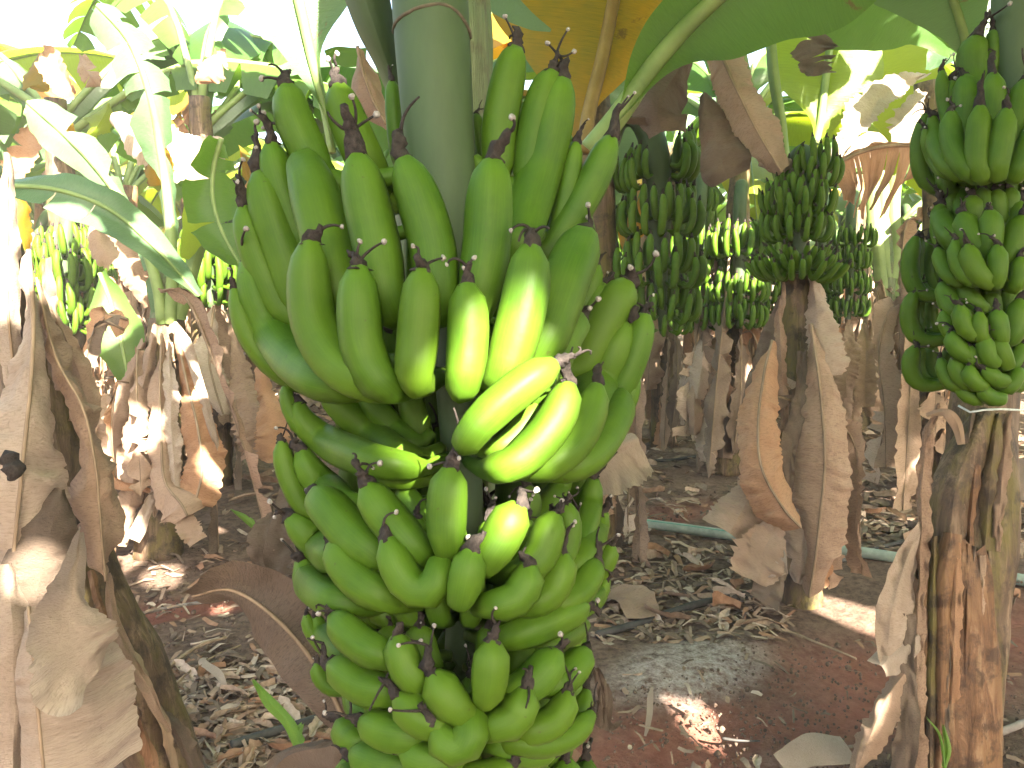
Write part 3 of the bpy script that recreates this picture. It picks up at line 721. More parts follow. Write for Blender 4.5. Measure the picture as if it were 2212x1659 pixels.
# ------------------------------------------------------------------ the foreground bunch's own plant
pm = thing('banana_plant', 'banana plant whose stem stands hidden behind the huge close-up bunch', 'banana plant', (W(985, 1400, 1.05)[0], W(985, 1400, 1.05)[1], 0))
x0, y0 = pm.location[0], pm.location[1]
stem_part(pm, 'pseudostem', [(x0, y0, -.05), (x0 - .01, y0, .8), (x0 - .005, y0, 1.5), (x0, y0 + .02, 2.15)], [.095, .085, .048, .044], M_STEMG, 16, 40, .02)
pix_leaf(pm, 'dry_leaf', [(772, 100, 2.0, 8, 16), (785, 160, 2.0, 34, 34), (808, 222, 2.0, 34, 30), (834, 268, 2.0, 12, 12)], M_DRY, curl=(.04, .05), fold=.3, crumple=.02, rib=(4, 3), na=7)
pix_leaf(pm, 'green_leaf', [(705, 118, 2.4, 10, 10), (740, 112, 2.4, 26, 16), (790, 118, 2.4, 20, 14)], M_GREEN, crumple=.01)
pix_leaf(pm, 'leaf_sheath', [(1036, 620, 1.0, 14, 14), (1034, 400, .99, 20, 18), (1036, 200, .99, 24, 20), (1032, 0, 1.0, 26, 22), (1020, -300, 1.02, 30, 25)], M_STEMG, curl=(.02, .02), crumple=.004)
pix_leaf(pm, 'leaf_petiole', [(880, 330, 1.02, 12, 10), (850, 180, 1.0, 32, 22), (810, 60, .97, 45, 40), (770, -60, .95, 60, 45), (700, -300, .9, 60, 60)], M_PED, curl=(.035, .035), crumple=.002)
pix_leaf(pm, 'green_leaf', [(718, 330, 1.5, 6, 6), (700, 230, 1.5, 9, 9), (672, 120, 1.48, 22, 60), (650, 20, 1.46, 110, 120), (615, -120, 1.44, 140, 130), (560, -330, 1.4, 130, 130)], M_GREENB, rib=(9, 16), ribmat=M_GRIB, curl=(-.03, -.03), fold=.2, crumple=.01, cfreq=5)
# dark dried blades low round the bunch
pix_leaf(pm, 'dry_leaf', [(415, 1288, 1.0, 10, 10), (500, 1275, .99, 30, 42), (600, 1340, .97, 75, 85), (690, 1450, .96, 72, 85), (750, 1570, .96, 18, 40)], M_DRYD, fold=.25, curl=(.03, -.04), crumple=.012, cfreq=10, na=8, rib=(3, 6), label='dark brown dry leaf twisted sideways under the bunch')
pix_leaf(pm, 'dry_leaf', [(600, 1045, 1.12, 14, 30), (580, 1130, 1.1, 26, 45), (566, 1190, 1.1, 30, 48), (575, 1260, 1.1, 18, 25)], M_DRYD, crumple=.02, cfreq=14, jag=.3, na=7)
pix_leaf(pm, 'dry_leaf', [(570, 1180, 1.1, 10, 12), (565, 1230, 1.12, 14, 20), (600, 1300, 1.15, 12, 18)], M_DRY, crumple=.01, jag=.3)
pix_leaf(pm, 'dry_leaf', [(1230, 1050, 1.12, 14, 14), (1290, 1015, 1.12, 55, 30), (1345, 975, 1.12, 70, 40), (1380, 960, 1.12, 60, 30)], M_DRYP, crumple=.01, jag=.12, na=7, curl=(-.03, .02), n=40)
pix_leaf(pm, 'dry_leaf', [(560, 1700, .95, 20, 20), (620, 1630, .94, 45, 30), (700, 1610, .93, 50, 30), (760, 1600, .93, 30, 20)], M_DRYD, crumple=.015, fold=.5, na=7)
pix_leaf(pm, 'dry_leaf', [(1180, 1600, .95, 30, 30), (1200, 1640, .94, 50, 60), (1230, 1700, .93, 60, 75), (1260, 1760, .93, 60, 60)], M_DRY, crumple=.015, curl=(.02, -.05), na=7)
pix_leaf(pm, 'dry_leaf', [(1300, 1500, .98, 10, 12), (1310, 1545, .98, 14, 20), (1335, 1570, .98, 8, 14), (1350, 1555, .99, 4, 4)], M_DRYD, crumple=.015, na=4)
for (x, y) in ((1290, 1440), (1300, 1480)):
    pix_leaf(pm, 'dry_leaf', [(x, y, .95, 8, 8), (x + 8, y + 40, .95, 14, 10), (x + 14, y + 85, .95, 6, 6)], M_DRYD, crumple=.012, na=4)

# ------------------------------------------------------------------ near plant on the left, wrapped in dead leaves
pl = thing('banana_plant', 'dark leaning banana stem draped in big pale dry leaves at the picture edge', 'banana plant', tuple(G(360, 1760)))
stem_part(pl, 'pseudostem', [W(390, 1800, 1.80), W(305, 1480, 1.68), W(190, 1250, 1.62), W(120, 1000, 1.58), W(40, 720, 1.56), W(-75, 330, 1.55), W(-170, -200, 1.55), W(-200, -500, 1.55)], [.085, .068, .06, .055, .05, .048, .045, .04], M_STEM, 16, 50, .06)
DL = lambda c, m, **k: pix_leaf(pl, 'dry_leaf', c, m, **k)
DL([(62, 540, 1.42, 10, 8), (72, 690, 1.40, 24, 20), (66, 830, 1.37, 62, 40), (52, 970, 1.34, 95, 75), (40, 1090, 1.34, 90, 115), (30, 1190, 1.35, 70, 75), (25, 1235, 1.37, 30, 30)], M_DRYP, rib=(5, 4), curl=(.05, .06), fold=.25, crumple=.022, cfreq=9, jag=.10, na=9, n=60)
DL([(78, 600, 1.45, 6, 6), (120, 770, 1.44, 18, 26), (178, 880, 1.44, 30, 40), (205, 1000, 1.45, 38, 48), (215, 1100, 1.46, 52, 42), (222, 1190, 1.47, 45, 26), (228, 1255, 1.48, 18, 14)], M_DRY, rib=(3, 3), curl=(.06, .05), fold=.4, crumple=.024, cfreq=12, jag=.22, na=8, n=56)
DL([(172, 1150, 1.33, 4, 4), (158, 1270, 1.30, 40, 28), (150, 1370, 1.28, 78, 82), (175, 1440, 1.28, 90, 78), (200, 1470, 1.29, 40, 40)], M_DRYP, curl=(-.05, .03), fold=-.15, crumple=.012, cfreq=10, jag=.10, na=9, n=46)
DL([(62, 1310, 1.30, 12, 60), (74, 1440, 1.28, 32, 175), (84, 1560, 1.28, 36, 212), (100, 1720, 1.28, 60, 200)], M_DRYP, rib=(4, 4), curl=(.03, .07), fold=.1, crumple=.016, cfreq=7, jag=.04, na=10, n=50)
DL([(135, 1060, 1.38, 12, 12), (105, 1160, 1.36, 70, 60), (85, 1250, 1.36, 80, 62), (72, 1340, 1.37, 60, 40)], M_DRYD, crumple=.012, curl=(.02, .04), na=7)
DL([(20, 1220, 1.32, 20, 20), (28, 1330, 1.31, 50, 40), (30, 1450, 1.31, 60, 36), (30, 1600, 1.31, 60, 30), (30, 1720, 1.31, 60, 30)], M_DRYP, crumple=.016, curl=(.04, .05), na=7, jag=.08)
DL([(12, 330, 1.42, 8, 10), (16, 480, 1.42, 26, 24), (15, 640, 1.44, 34, 20), (30, 800, 1.46, 24, 16), (45, 900, 1.47, 12, 10)], M_DRYP, rib=(3, 3), crumple=.012, curl=(.02, .03), jag=.12, na=7)
DL([(112, 640, 1.52, 8, 8), (150, 750, 1.53, 16, 26), (185, 860, 1.56, 22, 32), (178, 940, 1.6, 30, 22), (160, 985, 1.62, 18, 12)], M_DRY, crumple=.02, jag=.2, fold=.5, na=6)
DL([(225, 1240, 1.56, 8, 8), (262, 1380, 1.53, 18, 14), (325, 1490, 1.51, 14, 12), (368, 1580, 1.5, 5, 6)], M_DRY, crumple=.012, fold=.6, na=5)
DL([(250, 1300, 1.57, 10, 8), (300, 1460, 1.55, 10, 18), (350, 1560, 1.56, 16, 14), (375, 1720, 1.57, 10, 12)], M_RIB, crumple=.016, fold=.7, na=5, jag=.3)
DL([(195, 1230, 1.56, 8, 8), (235, 1360, 1.54, 10, 12), (290, 1500, 1.53, 12, 14), (330, 1640, 1.54, 14, 14), (345, 1740, 1.54, 14, 14)], M_STEMB, crumple=.012, fold=.6, na=5, jag=.3)
DL([(330, 1500, 1.6, 8, 10), (395, 1600, 1.62, 10, 22), (430, 1690, 1.64, 10, 20)], M_DRYD, crumple=.02, fold=.5, na=5, jag=.3)
DL([(95, 560, 1.52, 6, 6), (98, 640, 1.52, 22, 14), (110, 740, 1.53, 22, 18), (120, 860, 1.55, 20, 18)], M_DRYD, crumple=.015, fold=.5, na=5)
# a charred curl of dead flower bract on the pale leaf
V, Fc, U = tube(spline([W(14, 975, 1.26), W(24, 1000, 1.255), W(32, 1020, 1.25), (W(20, 1034, 1.26))], 10), [.003, .010, .016, .010, .012, .017, .013, .009, .006, .003], 8)
V = np.array([v + nz(v, 60) * .006 for v in V]); part('dead_bract', mesh('dead_bract', V - np.array(pl.location), Fc, M_FLO), pl)

# ------------------------------------------------------------------ near plant on the right with its bunch
pr = thing('banana_plant', 'stout brown banana stem with peeling sheath below the big cropped bunch', 'banana plant', tuple(G(2060, 1725)))
stem_part(pr, 'pseudostem', [W(2058, 1740, 1.84), W(2078, 1400, 1.85), W(2112, 1100, 1.87), W(2128, 850, 1.92), W(2160, 500, 2.0), W(2205, 100, 2.05), W(2250, -300, 2.1), W(2290, -700, 2.1)], [.092, .088, .082, .074, .068, .062, .055, .05], M_STEM, 20, 70, .04)
# outer sheath with a ragged rounded top
P = spline(np.column_stack([[W(2045, 1745, 1.825), W(2052, 1550, 1.83), W(2055, 1350, 1.835), W(2052, 1220, 1.835), W(2050, 1150, 1.835)], [.100, .100, .094, .088, .076]]), 40)
V, Fc, U = tube(P[:, :3], P[:, 3], 26, cap=False); V = np.asarray(V).reshape(40, 26, 3)
for i in range(40):
    for j in range(26):
        t = i / 39; c = P[i, :3]; d = V[i, j] - c; a = math.atan2(d[0], -d[1])
        drop = .10 * (1 - math.cos(a * 2.0)) * .5 + .05 * noise.noise(Vector((a * 2, 1, 0)))
        V[i, j] = c + d * (1 + .05 * math.sin(a * 9 + 2 * t) + .05 * noise.noise(Vector((a * 3, t * 6, 2)))) - np.array((0, 0, 1)) * drop * max(0, t - .45) * 1.8
part('leaf_sheath', mesh('leaf_sheath', V.reshape(-1, 3) - np.array(pr.location), Fc, M_STEMB, uv=U), pr)
RL_ = lambda c, m, **k: pix_leaf(pr, k.pop('name', 'dry_leaf'), c, m, **k)
RL_([(2130, 880, 1.80, 25, 25), (2090, 980, 1.78, 45, 36), (2060, 1080, 1.77, 50, 30), (2050, 1180, 1.77, 40, 25)], M_STEM, name='leaf_sheath', curl=(.04, .04), crumple=.008, fold=.1, na=7, label='dark stained inner sheath split from the stem')
RL_([(2030, 870, 1.80, 5, 8), (2005, 930, 1.78, 10, 14), (1992, 1060, 1.76, 16, 22), (1985, 1250, 1.75, 14, 16), (1980, 1450, 1.74, 16, 22), (1972, 1680, 1.74, 24, 38)], M_DRY, crumple=.014, fold=.7, na=6, jag=.2, n=50)
RL_([(2000, 900, 1.79, 4, 4), (2040, 890, 1.76, 14, 6), (2065, 910, 1.75, 18, 8), (2078, 960, 1.76, 10, 5)], M_RIB, crumple=.008, na=5)
RL_([(1992, 1130, 1.76, 10, 14), (1955, 1220, 1.73, 22, 28), (1928, 1320, 1.71, 30, 44), (1918, 1390, 1.71, 26, 36), (1912, 1430, 1.72, 10, 18)], M_DRYP, crumple=.014, curl=(-.02, .06), fold=.3, na=8)
RL_([(1985, 1370, 1.74, 14, 20), (1935, 1410, 1.72, 30, 30), (1905, 1440, 1.7, 26, 20)], M_DRYP, crumple=.01, curl=(.03, .03), na=6)
RL_([(1968, 1440, 1.73, 16, 22), (1918, 1500, 1.69, 26, 38), (1880, 1590, 1.67, 24, 34), (1850, 1670, 1.66, 14, 16)], M_DRY, crumple=.016, fold=.3, curl=(.02, .05), na=7, jag=.2)
RL_([(1955, 1330, 1.74, 10, 14), (1965, 1450, 1.72, 16, 18), (1960, 1560, 1.71, 22, 22), (1955, 1690, 1.7, 26, 26)], M_DRYD, crumple=.014, na=6)
RL_([(2145, 880, 1.9, 8, 10), (2165, 960, 1.9, 16, 22), (2170, 1080, 1.9, 22, 20), (2160, 1210, 1.9, 14, 14), (2150, 1300, 1.9, 8, 8)], M_DRYD, crumple=.016, fold=.4, na=6, jag=.2)
RL_([(2205, 990, 2.05, 20, 15), (2210, 1030, 2.05, 26, 20), (2205, 1080, 2.05, 22, 16)], M_DRYP, crumple=.014, na=5)
RL_([(2052, 1150, 1.74, 20, 22), (2040, 1250, 1.735, 26, 20), (2035, 1400, 1.735, 22, 18), (2030, 1600, 1.735, 20, 22), (2030, 1720, 1.735, 22, 22)], M_STEMB, name='leaf_sheath', crumple=.006, curl=(.03, .03), na=6)
for i, (x, wd, m, y0, y1) in enumerate(((1992, 11, M_STEMB, 1190, 1740), (2012, 13, M_STEM, 1160, 1740), (2062, 15, M_DRYO, 1170, 1520), (2085, 12, M_STEMB, 1175, 1740), (2112, 14, M_DRY, 1200, 1600), (2130, 12, M_STEM, 1190, 1740), (2042, 9, M_DRYD, 1330, 1740), (2098, 8, M_DRYD, 1180, 1740))):
    dz = 1.735 + .045 * ((x - 2055) / 90) ** 2
    RL_([(x + 6, y0, dz + .01, wd * .5, wd * .6), (x + 3, y0 * .7 + y1 * .3, dz, wd, wd * .9), (x - 2, y0 * .3 + y1 * .7, dz, wd * .9, wd), (x - 6, y1, dz, wd, wd)], m, name='leaf_sheath', crumple=.006, cfreq=14, curl=(.012, .012), fold=.25, na=5, n=40, jag=.2)
for i, (x, wd, m) in enumerate(((2078, 14, M_DRYD), (2100, 13, M_STEMB), (2135, 16, M_STEM), (2160, 14, M_DRY))):
    RL_([(x + 22, 890, 1.80, wd * .5, wd * .6), (x + 10, 980, 1.785, wd, wd), (x, 1090, 1.78, wd, wd * .8), (x - 8, 1190, 1.78, wd * .5, wd * .5)], m, name='leaf_sheath', crumple=.008, cfreq=14, curl=(.012, .012), fold=.3, na=5, n=30, jag=.25)
RR = [
 ('E', 95, .07, [(810, 290), (772, 450), (780, 620), (820, 800)]), ('E', 48, .03, [(932, 240), (936, 340), (930, 450), (930, 560)]),
 ('E', 60, .10, [(610, 640), (612, 760), (660, 920), (720, 1060)]), ('E', 46, .12, [(530, 560), (532, 700), (560, 860), (620, 1020)]),
 ('E', 85, .11, [(700, 608), (735, 760), (720, 950), (770, 1180)]), ('E', 80, .11, [(930, 582), (942, 750), (922, 950), (920, 1180)]),
 ('E', 90, .12, [(1185, 640), (1155, 800), (1110, 1000), (1090, 1240)]), ('E', 80, .1, [(1330, 560), (1300, 800), (1270, 1000), (1220, 1240)]),
 ('E', 46, .13, [(400, 1010), (412, 1110), (475, 1270), (600, 1370)]), ('E', 66, .15, [(455, 915), (472, 1060), (540, 1250), (670, 1370)]),
 ('E', 76, .155, [(605, 882), (600, 1050), (650, 1240), (770, 1380)]), ('E', 80, .16, [(830, 838), (815, 1050), (805, 1240), (845, 1380)]),
 ('E', 80, .165, [(1042, 862), (1012, 1050), (978, 1230), (965, 1360)]), ('E', 76, .16, [(1270, 960), (1220, 1120), (1150, 1300), (1110, 1380)]),
 ('E', 85, .15, [(1400, 700), (1390, 900), (1350, 1150), (1290, 1330)]),
 ('D', 72, .10, [(720, -10), (722, 60), (705, 160), (720, 260)]), ('D', 50, .10, [(1085, 30), (1062, 90), (1050, 170), (1040, 240)]),
 ('D', 78, .12, [(490, 45), (492, 130), (560, 270), (640, 340)]), ('D', 60, .11, [(440, 165), (480, 240), (530, 340), (600, 420)]),
 ('D', 84, .12, [(652, 118), (680, 210), (735, 330), (790, 420)]), ('D', 74, .13, [(850, 92), (862, 210), (852, 340), (850, 430)]),
 ('D', 75, .13, [(1092, 140), (1062, 240), (1030, 370), (990, 460)]), ('D', 75, .12, [(1200, 200), (1180, 300), (1130, 420), (1090, 500)]),
 ('D', 50, .13, [(470, 375), (490, 460), (550, 570), (620, 620)]), ('D', 50, .15, [(600, 312), (596, 420), (645, 550), (720, 620)]),
 ('D', 70, .16, [(690, 348), (710, 440), (765, 560), (835, 620)]), ('D', 62, .165, [(912, 352), (912, 480), (906, 600), (900, 630)]),
 ('D', 56, .16, [(1082, 440), (1072, 540), (1065, 620), (1040, 660)]),
 ('D', 66, .12, [(500, 632), (532, 710), (570, 810), (640, 860)]), ('D', 60, .11, [(640, 642), (680, 700), (735, 770), (790, 810)]),
 ('D', 50, .13, [(510, 842), (525, 910), (570, 1000), (630, 1040)]), ('D', 60, .15, [(632, 792), (642, 880), (685, 980), (740, 1020)]),
 ('D', 53, .155, [(780, 846), (776, 930), (785, 1020), (810, 1050)]), ('D', 62, .155, [(905, 826), (916, 920), (935, 1030), (940, 1060)]),
 ('D', 70, .14, [(1082, 752), (1062, 860), (1040, 990), (1010, 1040)]),
 ('D', 64, .14, [(570, 992), (585, 1060), (630, 1130), (690, 1170)]), ('D', 52, .14, [(700, 1090), (702, 1140), (730, 1200), (770, 1220)]),
 ('D', 58, .155, [(822, 1022), (826, 1110), (855, 1200), (890, 1220)]), ('D', 62, .155, [(912, 1042), (932, 1120), (970, 1210), (980, 1230)]),
 ('D', 50, .12, [(490, 1190), (520, 1280), (580, 1380), (650, 1400)]), ('D', 60, .13, [(592, 1182), (612, 1260), (660, 1350), (720, 1380)]),
 ('D', 55, .145, [(708, 1240), (705, 1300), (745, 1370), (800, 1390)]), ('D', 56, .15, [(808, 1262), (862, 1310), (930, 1360), (960, 1350)]),
 ('D', 56, .14, [(1075, 1255), (1045, 1320), (1005, 1390), (960, 1400)]), ('D', 50, .12, [(620, 1352), (650, 1420), (715, 1480), (780, 1490)]),
 ('D', 53, .14, [(778, 1392), (830, 1450), (900, 1490), (940, 1480)]), ('D', 55, .13, [(1090, 1080), (1070, 1150), (1030, 1230), (990, 1250)]),
]
D1 = 1.60
AX1 = [(-400, 2225), (0, 2195), (300, 2185), (600, 2150), (900, 2125)]
b2 = thing('banana_bunch', 'big green bunch cut off by the picture edge above the brown peeling stem', 'banana bunch', tuple(W(2125, 880, D1)))
RR += [('D', 60, .085, [(x, y), (x + 8, y + 90), (x + 20, y + 190), (x + 40, y + 240)]) for x, y in ((560, -60), (640, -80), (800, -70), (900, -60), (1000, -70), (780, 60), (560, 150), (980, 120), (1120, -20), (830, 250), (960, 280), (560, 440), (840, 470), (990, 520), (700, 640), (860, 680), (980, 680), (560, 700), (600, 900), (860, 900), (740, 1150))]
RR += [('E', 70, .06, [(x, y), (x, y + 130), (x + 10, y + 260), (x + 20, y + 360)]) for x, y in ((560, 1150), (720, 1200), (880, 1180), (1020, 1180), (1150, 1200), (1260, 1150))]
pix_bunch(b2, RR, AX1, D1, flowers=.6, nseg=16, n=10)
axis_stalk(b2, AX1, D1, [-260, 0, 300, 600, 850], [.035, .038, .042, .044, .034, .018, .012], M_PED, extra=[W(2290, -560, 2.0), W(2240, -640, 1.75)])
rear(b2, D1, AX1, [(400, .15, .15, 8), (640, .145, .12, 8), (740, .14, .1, 7), (840, .13, .08, 7)])
cs = [W(2070, 876, 1.55), W(2090, 890, 1.54), W(2120, 886, 1.53), W(2165, 884, 1.55), W(2230, 888, 1.7)]
V, Fc, U = tube(spline(cs, 14), .0022, 6); top('tie_string', mesh('tie_string', V, Fc, M_STRING), 'pale string tied across the stem right under the big cropped bunch', 'string')

# ------------------------------------------------------------------ mid plants, right half
def wz(px, py, d): return tuple(W(px, py, d))
# plant with the curved green stalk
pb = thing('banana_plant', 'half hidden banana plant whose green bunch stalk arches over like a hook', 'banana plant', (W(1285, 800, 3.35)[0], W(1285, 800, 3.35)[1], 0))
bx, by = pb.location[0], pb.location[1]
stem_part(pb, 'pseudostem', [(bx, by, -.05), (bx + .01, by, .8), (bx, by, 1.5), (bx - .03, by, 2.1)], [.10, .09, .075, .06], M_STEM, 14, 40, .05)
skirt(pb, 9, .7, 1.5, .08)
GL = lambda c, m, **k: pix_leaf(pb, k.pop('name', 'green_leaf'), c, m, **k)
GL([(1275, 325, 2.45, 5, 5), (1335, 250, 2.42, 6, 6), (1420, 130, 2.38, 40, 60), (1500, 40, 2.35, 120, 75), (1620, -60, 2.3, 165, 90), (1760, -130, 2.25, 190, 100), (1950, -190, 2.2, 120, 80)], M_GREEN, rib=(26, 10), ribmat=M_GRIB, curl=(-.04, -.03), fold=-.1, crumple=.008, cfreq=4, na=7, n=44)
GL([(1258, 330, 2.6, 4, 4), (1275, 230, 2.6, 14, 60), (1300, 130, 2.6, 70, 190), (1322, 20, 2.6, 110, 275), (1345, -110, 2.6, 150, 260), (1360, -220, 2.6, 120, 120)], M_YELL, rib=(16, 13), ribmat=M_BRIB, curl=(.05, .05), crumple=.01, cfreq=4, na=7, n=40, label='yellowing leaf glowing orange against the light')
GL([(1040, -60, 2.1, 40, 10), (1100, -10, 2.1, 50, 10), (1150, 40, 2.1, 26, 8), (1190, 66, 2.1, 3, 3)], M_GREENB, crumple=.004)
GL([(1330, 420, 3.7, 5, 5), (1330, 340, 3.7, 40, 40), (1345, 280, 3.75, 60, 60), (1370, 220, 3.8, 30, 30)], M_GREEN, crumple=.012)
GL([(1330, 420, 3.6, 4, 4), (1345, 290, 3.6, 70, 60), (1380, 180, 3.6, 80, 80), (1430, 60, 3.6, 60, 60)], M_GREENB, crumple=.012)
GL([(1500, 108, 2.95, 25, 25), (1452, 170, 2.92, 55, 50), (1420, 230, 2.9, 62, 66), (1430, 285, 2.9, 30, 56)], M_DRYD, name='dry_leaf', fold=.25, curl=(.05, .05), crumple=.03, cfreq=6, na=9, n=44, label='grey-brown dry leaf folded over near the hooked stalk')
GL([(1540, 80, 2.85, 25, 45), (1590, 190, 2.8, 45, 46), (1640, 290, 2.78, 45, 42), (1690, 372, 2.78, 10, 20)], M_DRY, name='dry_leaf', rib=(4, 3), fold=.4, curl=(.05, .05), crumple=.025, cfreq=7, na=8, n=44, jag=.1)
GL([(1520, 200, 2.9, 12, 12), (1540, 280, 2.88, 34, 44), (1560, 350, 2.87, 52, 58), (1572, 385, 2.87, 36, 46)], M_DRYD, name='dry_leaf', curl=(.04, .04), crumple=.018, na=7)
GL([(1640, 350, 2.85, 12, 14), (1680, 365, 2.84, 12, 16), (1712, 345, 2.83, 10, 14)], M_DRYP, name='dry_leaf', curl=(.02, .02), crumple=.01, na=5)
GL([(1330, 260, 2.95, 5, 5), (1400, 262, 2.95, 10, 8), (1450, 275, 2.95, 8, 6)], M_DRYD, name='dry_leaf', crumple=.01, na=4)
D2 = 3.25
hb = [(wz(1440, 385, D2), .12, .92, 6, 2, 20, 150, .04), (wz(1418, 412, D2), .165, .72, 5, 2, -100, -30, .05), (wz(1424, 506, D2 - .02), .165, .84, 14, 2, -130, 200, .062), (wz(1424, 614, D2 - .02), .175, .84, 14, 2, -140, 200, .06), (wz(1432, 690, D2), .145, .70, 13, 2, -140, 210, .05), (wz(1436, 718, D2), .10, .55, 9, 1, -140, 210, .03)]
bunch('green bunch hanging from the hooked dark green stalk, beside the close-up bunch', hb, [wz(1300, 330, 3.35), wz(1330, 255, 3.3), wz(1372, 245, 3.28), wz(1405, 290, 3.26), wz(1420, 400, D2), wz(1422, 560, D2), wz(1432, 710, D2)], [.06, .058, .056, .056, .06, .04, .015])
# blotchy stem in the middle distance, with the orange-brown leaf
pc = thing('banana_plant', 'blotched yellow-brown banana stem with one russet and one wide tan hanging leaf', 'banana plant', tuple(G(1725, 1300)))
stem_part(pc, 'pseudostem', [W(1728, 1315, 2.98), W(1722, 1100, 2.98), W(1722, 900, 2.98), W(1722, 720, 2.98), W(1718, 560, 3.0), W(1708, 440, 3.03)], [.085, .075, .062, .058, .052, .045], M_STEM, 18, 60, .05)
CL = lambda c, m, **k: pix_leaf(pc, k.pop('name', 'dry_leaf'), c, m, **k)
CL([(1668, 735, 2.78, 6, 8), (1652, 800, 2.74, 28, 34), (1638, 910, 2.70, 44, 42), (1645, 1010, 2.68, 46, 50), (1690, 1095, 2.67, 58, 36), (1730, 1140, 2.68, 36, 12)], M_DRYO, rib=(3, 3), curl=(.06, .07), fold=.15, crumple=.018, cfreq=7, jag=.10, na=9, n=60, label='russet orange-brown dry leaf curving down across the stem')
CL([(1752, 700, 2.84, 5, 8), (1765, 790, 2.80, 24, 24), (1775, 880, 2.77, 62, 48), (1782, 1000, 2.74, 72, 52), (1772, 1110, 2.74, 66, 56), (1762, 1200, 2.75, 40, 46), (1748, 1290, 2.8, 24, 18)], M_DRY, rib=(3, 3), curl=(.08, .05), fold=.1, crumple=.020, cfreq=7, jag=.12, na=9, n=64, label='widest tan dry leaf reaching the soil')
CL([(1660, 950, 2.90, 10, 12), (1632, 1040, 2.86, 36, 40), (1600, 1110, 2.82, 62, 50), (1575, 1150, 2.80, 66, 40)], M_DRY, curl=(.05, .05), fold=.1, crumple=.016, jag=.10, na=8, n=40)
CL([(1752, 585, 2.92, 6, 8), (1762, 650, 2.88, 20, 22), (1775, 730, 2.85, 30, 42), (1786, 785, 2.84, 36, 44), (1788, 812, 2.84, 24, 30)], M_DRYP, curl=(.04, .04), crumple=.018, jag=.15, na=7)
CL([(1690, 610, 2.9, 5, 5), (1684, 700, 2.88, 14, 10), (1690, 800, 2.88, 12, 14), (1694, 900, 2.88, 12, 12), (1700, 1010, 2.88, 6, 6)], M_DRY, crumple=.016, fold=.6, na=5, jag=.2)
CL([(1735, 760, 2.88, 8, 8), (1728, 880, 2.84, 20, 14), (1712, 960, 2.82, 22, 12), (1702, 1060, 2.82, 8, 8)], M_DRYD, crumple=.014, na=5)
CL([(1690, 1100, 2.78, 6, 6), (1660, 1165, 2.74, 40, 32), (1640, 1210, 2.72, 56, 50), (1625, 1250, 2.72, 40, 40)], M_DRY, crumple=.03, cfreq=9, jag=.15, na=7)
CL([(1676, 1180, 2.74, 4, 4), (1690, 1210, 2.7, 50, 14), (1700, 1240, 2.7, 40, 6)], M_DRYP, crumple=.012, na=6)
CL([(1700, 1200, 2.8, 8, 8), (1670, 1260, 2.74, 34, 24), (1650, 1305, 2.72, 30, 30)], M_DRYD, crumple=.02, na=6)
CL([(1745, 980, 2.84, 12, 10), (1740, 1080, 2.8, 34, 22), (1735, 1180, 2.8, 42, 20), (1725, 1260, 2.84, 26, 10)], M_DRYP, crumple=.02, na=7, curl=(.06, .0))
CL([(1690, 640, 3.1, 5, 5), (1660, 760, 3.12, 22, 22), (1640, 860, 3.12, 30, 26), (1630, 960, 3.1, 22, 20)], M_DRYD, crumple=.02, na=6)
CL([(1690, 420, 3.05, 8, 8), (1655, 300, 3.08, 10, 10), (1615, 180, 3.1, 12, 12), (1590, 60, 3.1, 10, 10)], M_GRIB, name='leaf_petiole', crumple=.002, curl=(.02, .02))
CL([(1705, 400, 3.08, 8, 8), (1690, 280, 3.1, 10, 10), (1670, 150, 3.1, 12, 12), (1660, 20, 3.1, 10, 10)], M_GRIB, name='leaf_petiole', crumple=.002, curl=(.02, .02))
D3 = 2.85
hc = [(wz(1758, 396, D3), .085, .62, 9, 2, -110, 190, .045), (wz(1722, 462, D3), .115, .6, 15, 3, -150, 200, .03, .15), (wz(1720, 515, D3), .115, .56, 15, 3, -150, 200, .028, .1), (wz(1722, 580, D3), .130, .62, 18, 3, -150, 200, .026, .75)]
bunch('dull green bunch above the blotched stem, its lowest hand spread like a star', hc, [wz(1706, 460, 3.05), wz(1712, 370, 3.02), wz(1735, 330, 2.92), wz(1752, 370, D3), wz(1735, 440, D3), wz(1722, 590, D3)], [.035, .035, .033, .03, .028, .02])
# yellow-lit leaf behind, sunlit dry leaf, torn brown leaf
pd_ = thing('banana_plant', 'banana plant with a glowing yellow-green leaf and torn brown leaf behind the cropped bunch', 'banana plant', (W(2010, 700, 4.3)[0], W(2010, 700, 4.3)[1], 0))
bx, by = pd_.location[0], pd_.location[1]
stem_part(pd_, 'pseudostem', [(bx, by, -.05), (bx, by, .8), (bx, by, 1.6), (bx - .1, by, 2.2)], [.10, .09, .075, .06], M_STEM, 14, 40, .05)
skirt(pd_, 12, .6, 1.6, .08)
QL = lambda c, m, **k: pix_leaf(pd_, k.pop('name', 'dry_leaf'), c, m, **k)
QL([(1762, 310, 4.1, 4, 4), (1772, 262, 4.1, 40, 25), (1784, 170, 4.1, 112, 115), (1798, 70, 4.1, 100, 120), (1825, -30, 4.1, 60, 80), (1850, -90, 4.1, 20, 20)], M_LIME, name='green_leaf', rib=(9, 8), ribmat=M_GRIB, curl=(.06, -.06), crumple=.012, cfreq=4, na=7, n=40, label='yellow-green leaf shining with light through it')
QL([(2000, 160, 4.0, 5, 5), (1935, 185, 3.98, 30, 22), (1880, 235, 3.95, 42, 24), (1835, 300, 3.95, 22, 14), (1815, 350, 3.95, 8, 8)], M_DRYP, curl=(.04, -.03), crumple=.02, jag=.2, na=7, label='bleached dry leaf blazing in full sun')
QL([(1990, 200, 3.9, 10, 10), (1965, 240, 3.9, 30, 30), (1960, 290, 3.9, 36, 30), (1975, 330, 3.9, 20, 20)], M_DRYP, crumple=.03, jag=.3, na=7)
